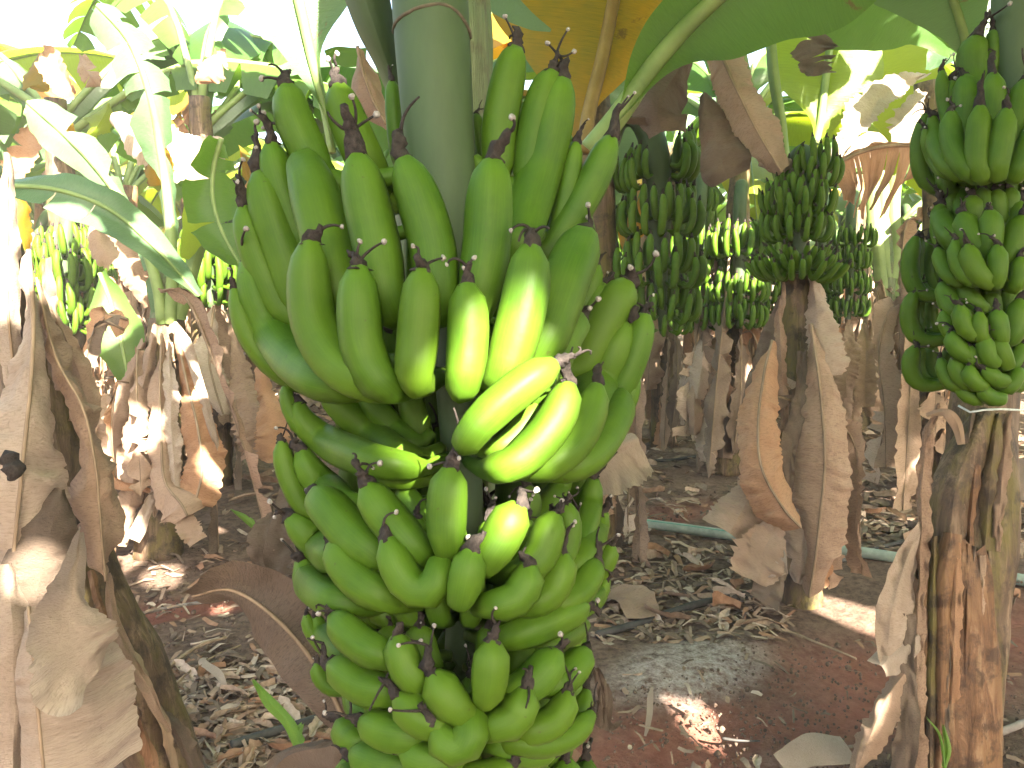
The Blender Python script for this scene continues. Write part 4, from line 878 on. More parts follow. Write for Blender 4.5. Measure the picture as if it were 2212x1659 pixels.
QL([(1800, 310, 3.95, 20, 30), (1850, 330, 3.93, 30, 30), (1890, 300, 3.93, 40, 20), (1905, 320, 3.93, 10, 10)], M_DRYP, crumple=.02, na=6)
QL([(2060, 345, 3.3, 8, 60), (2000, 318, 3.28, 8, 140), (1940, 314, 3.27, 8, 165), (1880, 322, 3.27, 8, 150), (1825, 345, 3.27, 6, 110), (1795, 372, 3.27, 5, 40)], M_DRYO, rib=(5, 4), tears=(1, 8), gap=.45, sag=.0, curl=(0, .16), crumple=.016, na=8, n=46, label='brown leaf torn into hanging ribbons')
QL([(1760, -40, 3.2, 34, 40), (1762, 40, 3.2, 44, 50), (1752, 100, 3.2, 36, 55), (1760, 165, 3.2, 30, 52)], M_DRYD, tears=(3, 4), gap=.5, crumple=.03, na=7, jag=.2)
QL([(2095, 130, 2.9, 5, 5), (2072, 40, 2.88, 60, 60), (2035, -60, 2.85, 120, 130), (1980, -170, 2.8, 130, 160)], M_GREENB, name='green_leaf', rib=(10, 8), ribmat=M_GRIB, crumple=.008, fold=-.2)
QL([(2120, 160, 3.3, 5, 5), (2010, 70, 3.3, 30, 30), (1930, 20, 3.25, 60, 90), (1850, -40, 3.2, 70, 160)], M_GREEN, name='green_leaf', crumple=.012, fold=-.3)
QL([(1990, 330, 4.3, 10, 10), (1960, 280, 4.35, 60, 50), (1930, 180, 4.4, 90, 60), (1920, 60, 4.4, 80, 70)], M_LIME, name='green_leaf', crumple=.02)
QL([(2010, 150, 3.6, 5, 5), (2050, 100, 3.55, 40, 50), (2090, 60, 3.5, 50, 60), (2150, 0, 3.5, 40, 60)], M_GREENB, name='green_leaf', crumple=.02)
pg = thing('banana_plant', 'slim banana stem in dead leaves under the neat bunch of four stacked hands', 'banana plant', tuple(G(1850, 930)))
d = float(project(pg.location)[2])
stem_part(pg, 'pseudostem', [W(1850, 945, d), W(1852, 800, d), W(1850, 600, d), W(1850, 380, d)], [.10, .09, .08, .06], M_STEM, 14, 40, .06)
skirt(pg, 14, .5, 1.3, .08); crown(pg, 6, 2.1, 21, 0, 180)
# the green-petioled young plant
pe = thing('banana_plant', 'younger plant with pale fanned leaf stalks and a square of dry sheath on its stem', 'banana plant', tuple(G(1925, 925)))
d = float(project(pe.location)[2])
stem_part(pe, 'pseudostem', [W(1925, 940, d), W(1922, 800, d), W(1920, 660, d)], [.075, .07, .06], M_STEM, 14, 30, .05)
stem_part(pe, 'pseudostem', [W(1920, 665, d), W(1918, 560, d), W(1915, 470, d)], [.06, .055, .03], M_STEMG, 12, 24, .03)
for o_, d_, spec in ((pe, d, ((1880, 690, 1890, 850), (1955, 690, 1960, 840), (1985, 700, 1978, 900), (1900, 760, 1905, 920), (1960, 780, 1950, 930), (2000, 640, 1995, 800), (1990, 820, 1985, 950))), (pg, 5.6, ((1835, 700, 1830, 860), (1865, 700, 1872, 880), (1805, 720, 1812, 880), (1850, 790, 1846, 930), (1880, 760, 1884, 900), (1818, 800, 1822, 940))) ):
    for (x, y, x2, y2) in spec:
        w_ = rnd.uniform(16, 28); j = rnd.uniform(-.35, .1)
        pix_leaf(o_, 'dry_leaf', [(x, y, d_ - .1 + j, 5, 5), (x * .7 + x2 * .3 + 4, y * .7 + y2 * .3, d_ - .16 + j, w_ * .7, w_ * .6), (x * .3 + x2 * .7 - 3, y * .3 + y2 * .7, d_ - .18 + j, w_, w_ * .9), (x2, y2, d_ - .18 + j, w_ * .7, w_ * .5)], rnd.choice((M_DRY, M_DRYP, M_DRY, M_DRYD, M_DRYO)), curl=(rnd.uniform(-.05, .07), rnd.uniform(-.05, .07)), fold=rnd.uniform(-.3, .6), crumple=.022, jag=.25, na=6, label=None)
for pts in ([(1905, 640), (1900, 560), (1890, 490), (1885, 380)], [(1935, 640), (1950, 560), (1975, 500), (1995, 440)], [(1915, 600), (1905, 500), (1908, 420), (1895, 330)], [(1925, 600), (1935, 520), (1930, 450), (1940, 340)]):
    pix_leaf(pe, 'leaf_petiole', [(x, y, d - .05, 13, 13) for x, y in pts], M_GRIB, curl=(.02, .02), crumple=.003)
pix_leaf(pe, 'dry_leaf', [(1920, 700, d - .15, 34, 30), (1922, 750, d - .16, 34, 30), (1922, 805, d - .16, 34, 32)], M_DRY, curl=(.03, .03), crumple=.014)
pix_leaf(pe, 'dry_leaf', [(1925, 810, d - .12, 12, 14), (1930, 870, d - .14, 24, 26), (1930, 940, d - .16, 26, 30)], M_DRYP, curl=(.03, .03), crumple=.02, jag=.2)
crown(pe, 6, 1.7, 3, 0, 360, .9)
skirt(pe, 8, .5, 1.2, .07)
# stem wrapped in long tan leaves, below the lit bunch
pf = thing('banana_plant', 'banana stem wrapped in long tan leaves beneath the bunch with blazing sun flecks', 'banana plant', tuple(G(1565, 1015)))
d = float(project(pf.location)[2])
stem_part(pf, 'pseudostem', [W(1572, 1030, d), W(1580, 850, d), W(1590, 700, d), W(1590, 560, d), W(1600, 330, d)], [.10, .095, .085, .08, .06], M_STEM, 14, 40, .06)
for x, y, x2, y2, w_, m in ((1535, 660, 1505, 860, 26, M_DRYP), (1560, 680, 1555, 900, 34, M_DRY), (1500, 760, 1500, 940, 18, M_DRY), (1600, 700, 1620, 920, 30, M_DRY), (1590, 800, 1560, 990, 34, M_DRYD), (1530, 850, 1530, 1000, 28, M_DRYP), (1640, 700, 1650, 900, 26, M_DRYD)):
    pix_leaf(pf, 'dry_leaf', [(x, y, d - .15, 5, 5), (x * .7 + x2 * .3, y * .7 + y2 * .3, d - .22, w_ * .6, w_ * .5), (x * .3 + x2 * .7, y * .3 + y2 * .7, d - .25, w_, w_ * .9), (x2, y2, d - .25, w_ * .6, w_ * .5)], m, curl=(.05, .06), fold=.3, crumple=.022, jag=.2, na=6)
crown(pf, 6, 2.1, 11, 20, 200, 1.0)
bunch('small bunch with a blazing sun fleck on its top hand, above tan-wrapped stem', [(wz(1592, 552, D4), .17, .95, 14, 2, -140, 200, .05), (wz(1602, 606, D4), .15, .75, 9, 1, 20, 200, .05), (wz(1596, 650, D4), .165, .80, 14, 2, -140, 200, .05), (wz(1596, 702, D4), .16, .78, 14, 2, -140, 200, .045)], [wz(1600, 420, D4 + .2), wz(1602, 400, D4 + .1), wz(1598, 450, D4), wz(1598, 580, D4), wz(1596, 710, D4)], [.04, .04, .04, .035, .02])
# bunch further right
D5 = float(project(pg.location)[2]) - .35
bunch('neat green bunch of four stacked hands beside the star-shaped hand', [(wz(1845, 532, D5), .15, .75, 12, 2, -140, 200, .04), (wz(1830, 578, D5), .165, .78, 14, 2, -140, 200, .045), (wz(1830, 632, D5), .165, .78, 14, 2, -140, 200, .045), (wz(1832, 682, D5), .15, .72, 13, 2, -140, 200, .04)], [wz(1850, 440, D5 + .3), wz(1845, 420, D5 + .1), wz(1838, 480, D5), wz(1836, 590, D5), wz(1832, 690, D5)], [.04, .04, .04, .035, .02])
for (px, py, dd, s, lab) in ((1510, 560, 4.9, 1.0, 'bunch half hidden behind the hooked-stalk bunch, peeking out at its edge'), (1772, 600, 6.6, 1.0, 'small bunch tucked in the gap beside the blotched stem'), (1955, 575, 6.9, .95, 'small sun-flecked bunch behind the fanned pale leaf stalks'), (1658, 570, 6.0, 1.0, 'small bunch squeezed between the sun-flecked bunch and the blotched stem')):
    p = W(px, py, dd); nh = 4
    bunch(lab, [((p[0], p[1], p[2] - .14 * i), .165, s * (1 - .05 * i), 10, 2, -140, 200, .05) for i in range(nh)], [(p[0] + .05, p[1] + .25, p[2] + .45), (p[0] + .03, p[1] + .1, p[2] + .5), (p[0], p[1], p[2] + .3), (p[0], p[1], p[2] - .45)], [.035, .035, .035, .015])

# ------------------------------------------------------------------ mid plants, left half
ph = thing('banana_plant', 'sun-bleached plant with a bright V of leaf stalks above a skirt of tan leaves', 'banana plant', tuple(G(345, 1195)))
d = 3.48
stem_part(ph, 'pseudostem', [W(345, 1205, d), W(350, 950, d), W(360, 690, d)], [.10, .09, .075], M_STEM, 16, 40, .06)
stem_part(ph, 'pseudostem', [W(360, 700, d), W(366, 620, d), W(370, 560, d)], [.07, .066, .05], M_STEMG, 14, 20, .02)
skirt(ph, 10, .6, 1.15, .09, scale=.9, a0=100, a1=440); skirt(pf, 14, .5, 1.4, .09); skirt(pc, 8, .35, .9, .06, scale=.8, a0=-30, a1=210); skirt(pe, 10, .4, 1.2, .07)
HL = lambda c, m, **k: pix_leaf(ph, k.pop('name', 'dry_leaf'), c, m, **k)
HL([(352, 700, 3.42, 16, 16), (338, 610, 3.4, 22, 22), (300, 500, 3.4, 22, 22), (255, 420, 3.4, 16, 16), (200, 350, 3.35, 44, 34), (130, 280, 3.3, 60, 50), (60, 220, 3.3, 40, 40)], M_GREENB, name='green_leaf', rib=(14, 5), ribmat=M_GRIB, curl=(.05, .04), crumple=.014, tears=(7, 6), gap=.4, sag=.15, na=7)
HL([(368, 700, 3.42, 20, 20), (372, 560, 3.4, 22, 22), (362, 430, 3.4, 16, 16), (348, 330, 3.38, 30, 36), (325, 210, 3.3, 56, 60), (280, 90, 3.25, 60, 54), (210, 10, 3.2, 40, 40)], M_GREENB, name='green_leaf', rib=(14, 5), ribmat=M_GRIB, curl=(.06, .05), crumple=.016, tears=(8, 9), gap=.45, sag=.2, na=7)
HL([(384, 690, 3.42, 16, 14), (408, 600, 3.4, 16, 16), (432, 530, 3.4, 14, 14), (462, 470, 3.4, 8, 8)], M_GRIB, name='leaf_petiole', curl=(.02, .02), crumple=.003)
HL([(400, 560, 3.35, 8, 8), (420, 500, 3.32, 26, 26), (440, 440, 3.3, 30, 34), (455, 400, 3.3, 12, 12)], M_LIME, name='green_leaf', crumple=.01)
HL([(335, 700, 3.36, 6, 8), (318, 790, 3.32, 14, 18), (296, 900, 3.3, 22, 24), (292, 1000, 3.3, 28, 26), (275, 1110, 3.32, 24, 22), (258, 1180, 3.32, 22, 14)], M_DRY, curl=(.04, .04), fold=.3, crumple=.02, jag=.2, na=7, n=44)
HL([(350, 720, 3.30, 5, 6), (345, 830, 3.26, 14, 22), (348, 950, 3.24, 24, 28), (356, 1040, 3.22, 34, 34), (392, 1090, 3.18, 62, 50), (404, 1114, 3.18, 40, 36)], M_DRY, rib=(3, 3), curl=(.03, .06), fold=.25, crumple=.02, jag=.16, na=8, n=50)
HL([(380, 715, 3.32, 6, 8), (402, 820, 3.28, 14, 24), (428, 930, 3.26, 34, 42), (436, 1020, 3.24, 40, 50), (420, 1090, 3.24, 52, 40)], M_DRYO, rib=(3, 3), curl=(.05, .03), fold=.2, crumple=.02, jag=.12, na=8, n=50)
HL([(372, 700, 3.36, 10, 10), (400, 740, 3.3, 12, 12), (432, 830, 3.28, 10, 10), (456, 920, 3.28, 8, 8), (470, 975, 3.3, 5, 5)], M_DRYP, crumple=.005, curl=(.01, .01), label='pale dry midrib slanting down in the sun')
HL([(365, 740, 3.3, 6, 6), (368, 850, 3.26, 18, 16), (372, 960, 3.25, 16, 20), (380, 1060, 3.25, 10, 12)], M_DRYP, crumple=.016, fold=.5, na=6, jag=.2)
HL([(330, 1070, 3.28, 8, 8), (310, 1120, 3.26, 14, 16), (285, 1165, 3.24, 22, 16)], M_DRYP, crumple=.012, na=5)
HL([(395, 1100, 3.22, 20, 20), (410, 1140, 3.2, 22, 22), (428, 1170, 3.2, 20, 16)], M_DRY, crumple=.016, jag=.2, na=6)
HL([(310, 740, 3.4, 6, 6), (270, 850, 3.45, 22, 22), (240, 950, 3.5, 34, 36), (235, 1040, 3.5, 30, 30)], M_DRY, curl=(.05, .05), crumple=.025, jag=.2, na=7, n=40)
HL([(330, 1060, 3.3, 5, 5), (250, 1040, 3.28, 10, 14), (180, 1010, 3.26, 30, 20), (100, 990, 3.2, 8, 6)], M_DRYO, crumple=.02, na=5)
# sunlit bunch + its plant
pi_ = thing('banana_plant', 'banana plant behind the blazing white sunlit bunch, a broad green leaf hanging beside it', 'banana plant', (W(165, 900, 4.75)[0], W(165, 900, 4.75)[1], 0))
bx, by = pi_.location[0], pi_.location[1]
stem_part(pi_, 'pseudostem', [(bx, by, -.05), (bx, by, .8), (bx, by, 1.6), (bx, by, 2.2)], [.10, .095, .08, .06], M_STEM, 14, 40, .05)
skirt(pi_, 14, .5, 1.4, .09); crown(pi_, 6, 2.1, 31, 20, 200)
IL = lambda c, m, **k: pix_leaf(pi_, k.pop('name', 'green_leaf'), c, m, **k)
IL([(215, 590, 3.9, 8, 10), (238, 650, 3.88, 42, 30), (258, 720, 3.86, 62, 46), (272, 790, 3.86, 34, 40), (280, 850, 3.86, 8, 8)], M_GREEN, rib=(5, 3), ribmat=M_GRIB, curl=(.03, -.04), crumple=.014, na=7, label='broad green leaf hanging straight down in shade')
IL([(195, 770, 4.2, 6, 6), (180, 860, 4.2, 26, 20), (160, 960, 4.15, 40, 30), (150, 1050, 4.1, 30, 30)], M_DRYP, name='dry_leaf', crumple=.02, jag=.2)
IL([(230, 850, 4.2, 8, 8), (225, 920, 4.2, 36, 30), (215, 1000, 4.2, 44, 34), (205, 1060, 4.2, 30, 24)], M_DRY, name='dry_leaf', crumple=.025, jag=.2)
IL([(10, 400, 2.6, 14, 14), (130, 412, 2.6, 40, 34), (240, 455, 2.62, 48, 40), (345, 545, 2.65, 34, 32), (430, 640, 2.7, 8, 8)], M_GREENB, rib=(6, 3), ribmat=M_GRIB, curl=(-.08, .04), crumple=.02, cfreq=5, tears=(3, 1), gap=.15, na=7, n=40, label='bluish leaf arching down across the row')
D6 = 4.4
bunch('bunch blazing white-yellow in full sun beside the hanging broad green leaf', [(wz(142, 565, D6), .14, .9, 8, 2, -130, 200, .05), (wz(138, 625, D6), .19, 1.1, 10, 2, -140, 200, .05), (wz(140, 675, D6), .19, 1.05, 10, 2, -140, 200, .05), (wz(150, 715, D6), .16, .9, 10, 2, -140, 200, .045)], [wz(165, 470, D6 + .3), wz(155, 460, D6 + .1), wz(142, 500, D6), wz(140, 620, D6), wz(150, 725, D6)], [.04, .04, .04, .035, .02])
pj = thing('banana_plant', 'banana stem with a long pointed tan leaf, under the bunch lit only on top', 'banana plant', (W(462, 900, 4.7)[0], W(462, 900, 4.7)[1], 0))
bx, by = pj.location[0], pj.location[1]
stem_part(pj, 'pseudostem', [(bx, by, -.05), (bx, by, .8), (bx, by, 1.6), (bx, by, 2.2)], [.10, .095, .08, .06], M_STEM, 14, 40, .05)
skirt(pj, 14, .5, 1.3, .09); crown(pj, 6, 2.1, 41, 20, 190)
pix_leaf(pj, 'dry_leaf', [(462, 660, 4.3, 5, 5), (455, 720, 4.25, 22, 14), (452, 780, 4.22, 36, 24), (465, 840, 4.2, 34, 30), (482, 895, 4.2, 8, 12)], M_DRYP, rib=(3, 2), curl=(.05, .05), crumple=.015, jag=.12, na=7)
pix_leaf(pj, 'dry_leaf', [(500, 700, 4.3, 6, 6), (520, 800, 4.25, 26, 26), (545, 900, 4.2, 44, 36), (560, 985, 4.2, 34, 30)], M_DRY, curl=(.05, .05), crumple=.025, jag=.2, na=7)
pix_leaf(pj, 'dry_leaf', [(560, 780, 4.0, 6, 6), (575, 850, 4.0, 22, 22), (590, 930, 4.0, 36, 34), (588, 1000, 4.0, 30, 30)], M_DRYO, curl=(.05, .05), crumple=.025, jag=.2, na=7)
pix_leaf(pj, 'green_leaf', [(478, 300, 3.0, 14, 14), (462, 360, 3.0, 44, 50), (460, 430, 3.0, 70, 70), (480, 500, 3.0, 56, 84), (520, 575, 3.0, 20, 50)], M_GREEN, rib=(6, 3), ribmat=M_GRIB, crumple=.03, cfreq=6, curl=(-.06, .07), na=8, tears=(3, 4), gap=.3, label='dark shaded leaf behind the close-up bunch')
D7 = 4.35
bunch('bunch with sunlit top hand and shaded lower hands above a pointed tan leaf', [(wz(447, 575, D7), .15, .95, 9, 2, -130, 200, .05), (wz(452, 622, D7), .18, 1.1, 10, 2, -140, 200, .05), (wz(455, 656, D7), .15, .9, 10, 1, -140, 200, .05)], [wz(465, 480, D7 + .3), wz(455, 470, D7 + .1), wz(448, 510, D7), wz(450, 600, D7), wz(456, 665, D7)], [.04, .04, .04, .035, .02])
for i in range(16):
    x, y = rnd.uniform(20, 600), rnd.uniform(90, 360); dd = rnd.uniform(3.4, 5.2); a_ = rnd.uniform(-.7, .7); L_ = rnd.uniform(60, 130); w_ = rnd.uniform(16, 40)
    m_ = rnd.choice((M_DRY, M_DRYP, M_DRYO, M_YELL, M_LIME, M_GREENB))
    pix_leaf(pi_ if x < 260 else pj, 'green_leaf' if m_ in (M_LIME, M_GREENB) else 'dry_leaf', [(x, y, dd, 5, 5), (x + L_ * .35 * math.sin(a_), y + L_ * .35, dd - .05, w_ * .8, w_), (x + L_ * .75 * math.sin(a_ * 1.5), y + L_ * .75, dd - .08, w_, w_ * .7), (x + L_ * math.sin(a_ * 1.9), y + L_, dd - .05, w_ * .3, w_ * .4)], m_, curl=(rnd.uniform(-.08, .1), rnd.uniform(-.08, .1)), fold=rnd.uniform(-.4, .8), crumple=.03, cfreq=5, jag=.15, tears=(rnd.choice((1, 2, 4)), rnd.choice((1, 2, 4))), gap=.4, na=7)
for c_, m_ in (([(20, 380, 3.2, 10, 10), (28, 440, 3.2, 40, 34), (34, 500, 3.2, 30, 30), (50, 540, 3.2, 8, 8)], M_YELL), ([(345, 300, 3.6, 8, 8), (350, 350, 3.6, 30, 20), (352, 400, 3.6, 30, 20)], M_YELL), ([(240, 250, 3.9, 10, 20), (300, 290, 3.9, 50, 50), (400, 330, 3.9, 60, 40), (480, 320, 3.9, 20, 20)], M_DRYP), ([(200, 420, 3.9, 6, 6), (215, 520, 3.9, 26, 26), (250, 560, 3.9, 30, 20)], M_DRY), ([(220, 470, 4.5, 6, 6), (260, 520, 4.5, 34, 30), (300, 590, 4.5, 40, 30), (320, 660, 4.5, 10, 10)], M_DRY)):
    pix_leaf(pi_, 'dry_leaf' if m_ is not M_YELL else 'green_leaf', c_, m_, curl=(.05, .06), crumple=.025, cfreq=6, jag=.12, na=7)
for (px, py, dd, s, lab) in ((508, 545, 5.6, 1.0, 'shaded bunch just behind the bunch with the sunlit top'), (90, 600, 6.2, 1.0, 'shaded bunch half hidden beside the blazing sunlit bunch'), (235, 600, 7.2, 1.0, 'small distant bunch just above the hanging broad green leaf'), (545, 610, 6.6, .95, 'distant bunch at the shaded rim of the close-up bunch'), (320, 640, 7.6, .95, 'small distant bunch framed by the bright V of leaf stalks')):
    p = W(px, py, dd)
    bunch(lab, [((p[0], p[1], p[2] - .14 * i), .165, s * (1 - .05 * i), 10, 2, -140, 200, .05) for i in range(4)], [(p[0] + .05, p[1] + .25, p[2] + .45), (p[0] + .03, p[1] + .1, p[2] + .5), (p[0], p[1], p[2] + .3), (p[0], p[1], p[2] - .45)], [.035, .035, .035, .015])

# ------------------------------------------------------------------ rows beyond
ANCH = [(tuple(project(p)[:2]), nm) for p, nm in ((W(1430, 560, 3), 'the bunch on the hooked stalk'), (W(1596, 620, 3), 'the sun-flecked small bunch'), (W(1720, 480, 3), 'the dull bunch with the star-shaped hand'), (W(1722, 900, 3), 'the blotched stem with the russet leaf'), (W(1838, 590, 3), 'the neat bunch of four stacked hands'), (W(1920, 600, 3), 'the fanned pale leaf stalks'), (W(1565, 850, 3), 'the stem wrapped in long tan leaves'), (W(2110, 500, 3), 'the big cropped bunch'), (W(1990, 850, 3), 'the peeling dry strip on the brown stem'), (W(140, 620, 3), 'the blazing sunlit bunch'), (W(360, 560, 3), 'the bright V of leaf stalks'), (W(345, 1000, 3), 'the skirt of tan leaves under the bright V'), (W(450, 620, 3), 'the bunch lit only on top'), (W(470, 800, 3), 'the long pointed tan leaf'), (W(260, 740, 3), 'the hanging broad green leaf'), (W(570, 900, 3), 'the shaded rim of the close-up bunch'), (W(1290, 650, 3), 'the close-up bunch at the hooked stalk'), (W(60, 700, 3), 'the pale leaves at the picture edge'), (W(1960, 400, 3), 'the torn brown ribbons of leaf'))]
used_a = set(), set()
def by_anchor(kind, base, X, Y, Z):
    px, py, dd = project((X, Y, Z))
    best = sorted((abs(a[0][0] - px) + .4 * abs(a[0][1] - py), i) for i, a in enumerate(ANCH) if i not in used_a[kind])
    if best and best[0][0] < 170 and -40 < px < 2250: used_a[kind].add(best[0][1]); return base + ' seen just behind ' + ANCH[best[0][1]][1]
    return None
placed = [(float(o.location[0]), float(o.location[1])) for o in COL.objects if o.type == 'EMPTY' and o.name.startswith('banana_plant')]
nfar = 0
yy = 5.6
row = 0
while yy < 26:
    half = .85 * yy + 1.2; x = -half + (row % 2) * .9
    while x < half:
        X = x + rnd.uniform(-.35, .35); Y = yy + rnd.uniform(-.35, .35)
        if all((X - a) ** 2 + (Y - b) ** 2 > .7 for a, b in placed):
            near = Y < 11
            lab = by_anchor(0, 'banana plant', X, Y, .9) if near else None
            t = thing('banana_plant', lab or ('banana plant of the middle rows with hanging dead leaves and a green crown' if near else 'distant banana plant among the far rows of the plantation'), 'banana plant', (X, Y, 0), 'banana plants in the middle rows' if near else 'banana plants in the far rows')
            a = rnd.uniform(0, 6.28); part('pseudostem', STEMM[nfar % 3], t, M=Matrix.Rotation(a, 4, 'Z') @ Matrix.Diagonal((1.1, 1.1, rnd.uniform(.95, 1.15), 1)))
            skirt(t, 20 if near else 9, .35, 1.6, .08, scale=1.1); crown(t, 8 if near else 6, 2.0, nfar, 0 if X > -.1 * Y else 15, 360 if X > -.1 * Y else 205, scale=1.1)
            yaw = rnd.uniform(-70, 70); u = np.array((math.sin(R(yaw)), -math.cos(R(yaw))))
            if rnd.random() < .85:
                std_bunch((by_anchor(1, 'green bunch', X + .24 * u[0], Y + .24 * u[1], 1.3) if near else None) or 'far green bunch hanging among dead leaves in the middle rows' if near else 'tiny green bunch among the far rows', X + .24 * u[0], Y + .24 * u[1], 1.55 + rnd.uniform(-.15, .2), yaw, rnd.uniform(.95, 1.1), 'bunches in the middle rows' if near else 'bunches in the far rows', True, 5)
            nfar += 1
        x += 1.75 if yy < 11 else 2.1
    yy += 1.9 if yy < 11 else 2.4; row += 1

# ------------------------------------------------------------------ unseen plants added round and behind the viewer, leaves placed to block the sun
shade_pts = []
for px in range(-40, 2260, 75):
    for py in range(0, 1700, 75):
        g = G(px, py)
        for dd in (.60, .66, 1.35, 1.8, 2.5, 3.2, 4.2, 5.5, 7.0):
            p = W(px, py, dd)
            if not (0.0 <= p[2] <= 2.0): continue
            if dd < 1 and not (500 < px < 1420): continue
            shade_pts.append(p)
        if py > 640 and g[1] < 8: shade_pts.append(g)
fine = []
for px in range(540, 1420, 26):
    for py in range(60, 1660, 26): fine.append(W(px, py, .605))
for px in range(1330, 2000, 30):
    for py in range(1380, 1660, 25): fine.append(G(px, py))
for px in range(20, 700, 60):
    for py in range(1100, 1660, 40): fine.append(G(px, py))
for px in range(420, 560, 30):
    for py in range(320, 560, 30): fine.append(W(px, py, 2.98))
fine += [tuple(p) for p in SHADED] + [tuple(p + np.array((dx, 0, dz))) for p in SHADED for dx in (-.04, .04) for dz in (-.04, .04)]
nfine = len(fine)
shade_pts = np.array(fine + shade_pts)
is_fine = np.arange(len(shade_pts)) < nfine
dd_ = shade_pts[:, None, :] - LP[None]; tt_ = dd_ @ S; pr_ = np.linalg.norm(dd_ - tt_[..., None] * S, axis=2) - LR
keep = pr_.min(1) > np.where(is_fine, .012, .025); shade_pts = shade_pts[keep]; nfine = int((keep & is_fine).sum())
tops = []
def shade_plant(x, y):
    t = thing('banana_plant', 'unseen banana plant added beside and behind the viewpoint, its leaves placed to shade the row', 'banana plant', (x, y, 0), 'added shade plants around the viewpoint')
    part('pseudostem', STEMM[0], t, M=Matrix.Diagonal((1.1, 1.1, 1.2, 1))); skirt(t, 16, .6, 1.6, .08, scale=1.1); tops.append((np.array((x, y, 2.35)), t)); return t
for x, y in ((1.7, -1.3), (-.7, -2.3), (2.8, -3.0), (.9, -4.3), (4.0, -1.2), (4.6, -4.4), (-1.7, -.7), (2.7, -5.8), (5.6, -2.8), (2.4, .5), (4.2, 1.6), (3.9, 3.6), (5.8, .4), (5.4, 4.6), (-2.6, -2.9), (.6, -6.4), (-2.2, .8), (6.9, 2.6), (.7, -1.7), (.1, -3.4), (-1.5, -4.2), (1.9, -2.4), (-3.6, -1.2), (-2.9, 2.9), (-3.9, 4.4), (-4.2, 1.4)):
    shade_plant(x, y)
for o in (pm, pl, pr, pb, pc, pd_): tops.append((np.array((o.location[0], o.location[1], 2.35)), o))
blocked = np.zeros(len(shade_pts), bool); order = list(range(nfine)); rnd.shuffle(order); rest_ = list(range(nfine, len(shade_pts))); rnd.shuffle(rest_); order += [i for i in rest_ if shade_pts[i][1] < 3.4 or rnd.random() < .45]
nleaf = 0; tried = 0
for si in order:
    if nleaf >= 420: break
    if blocked[si]: continue
    p = shade_pts[si]; ok = False
    for attempt in range(4):
        zq = rnd.uniform(2.55, 3.5) + .25 * attempt; t = (zq - p[2]) / S[2]; Q = p + S * t
        ds = [np.linalg.norm(Q[:2] - a[0][:2]) for a in tops]; j = int(np.argmin(ds))
        if ds[j] > 2.6 or ds[j] < .25: continue
        A = tops[j][0]; o = tops[j][1]; h = nrm(np.array((Q[0] - A[0], Q[1] - A[1], 0)))
        fin = Q + h * .65 + np.array((0, 0, -.35)); midp = (A + Q) / 2 + np.array((0, 0, .25))
        P = spline([A, A * .75 + Q * .25 + np.array((0, 0, .3)), midp, Q, fin], 26)
        if in_view(P[5:]): continue
        tpar = np.linspace(0, 1, 26); wv = .30 * np.interp(tpar, [0, .15, .3, .5, .8, .95, 1], [.04, .06, .6, 1, 1, .55, .08])
        refv = nrm(np.array((0, 0, 1.)) * .6 + S * 1.0)
        mb = sheet(P, wv, wv, refv, fold=rnd.uniform(-.2, .2), tears=(44, 44), gap=.03, sag=.10, na=10, nseg=88, seed=nleaf, cutter=cutter, crumple=0)
        if not mb.V: continue
        V = np.array(mb.V)
        if in_view(V): continue
        bvh = BVHTree.FromPolygons([Vector(v) for v in mb.V], mb.F)
        rows_ = np.nonzero(~blocked)[0]
        q = shade_pts[rows_] - Q; along = q @ S; near = np.linalg.norm(q - along[:, None] * S, axis=1) < 2.2
        for i in rows_[near]:
            if bvh.ray_cast(Vector(shade_pts[i]), Vector(S))[0] is not None: blocked[i] = True
        rb = tube(P[::3], np.linspace(.022, .004, len(P[::3])), 6)
        if not np.any(lit_dist(P) < .02): mb.add(rb[0], rb[1], 1, rb[2])
        part('green_leaf', mb.mesh('green_leaf', [M_GREEN, M_GRIB], np.array(o.location)), o); nleaf += 1; ok = True  # unseen leaf added for shade, hung on the near visible plants too
        break
print('shade leaves', nleaf, 'blocked', blocked.mean(), 'fine', blocked[:nfine].mean(), nfine)

# ------------------------------------------------------------------ pipes and hoses
def ground_tube(name, pix, r, mat, label, cat, lift=0.0):
    P = spline([G(x, y) for x, y in pix], 40)
    for i in range(40): P[i, 2] = max(ground_z(P[i, 0], P[i, 1]), -.01) + r * .9 + lift
    P[:, 2] = np.convolve(np.pad(P[:, 2], 4, mode='edge'), np.ones(9) / 9, 'valid')
    V, Fc, U = tube(P, r, 12); return top(name, mesh(name, V, Fc, mat, uv=U), label, cat), P
o, P = ground_tube('irrigation_pipe', [(1200, 1112), (1500, 1150), (1860, 1205), (2300, 1278)], .024, M_PIPE, 'grey-green irrigation pipe lying across the soil behind the blotched stem', 'pipe')
V, Fc, U = tube(P[:22] + np.array((0, -.0135, .0195)), .0022, 5); part('green_stripe', mesh('green_stripe', V, Fc, M_STRIPE), o)
ground_tube('drip_hose', [(1290, 1378), (1400, 1345), (1500, 1318), (1640, 1285), (1700, 1262)], .014, M_HOSE, 'black hose running from the close-up bunch towards the blotched stem', 'hose')
ground_tube('drip_hose', [(1740, 1240), (1820, 1215), (1900, 1188), (2000, 1165)], .010, M_HOSE, 'dark hose passing under the grey-green pipe', 'hose')
ground_tube('drip_hose', [(500, 1612), (600, 1580), (720, 1548), (800, 1530)], .013, M_HOSE, 'dusty black hose under the dry litter beside the grass blade', 'hose')
ground_tube('drip_hose', [(200, 1345), (260, 1334), (350, 1318), (480, 1292)], .006, M_HOSEG, 'thin pale hose lying along the red soil track', 'hose')
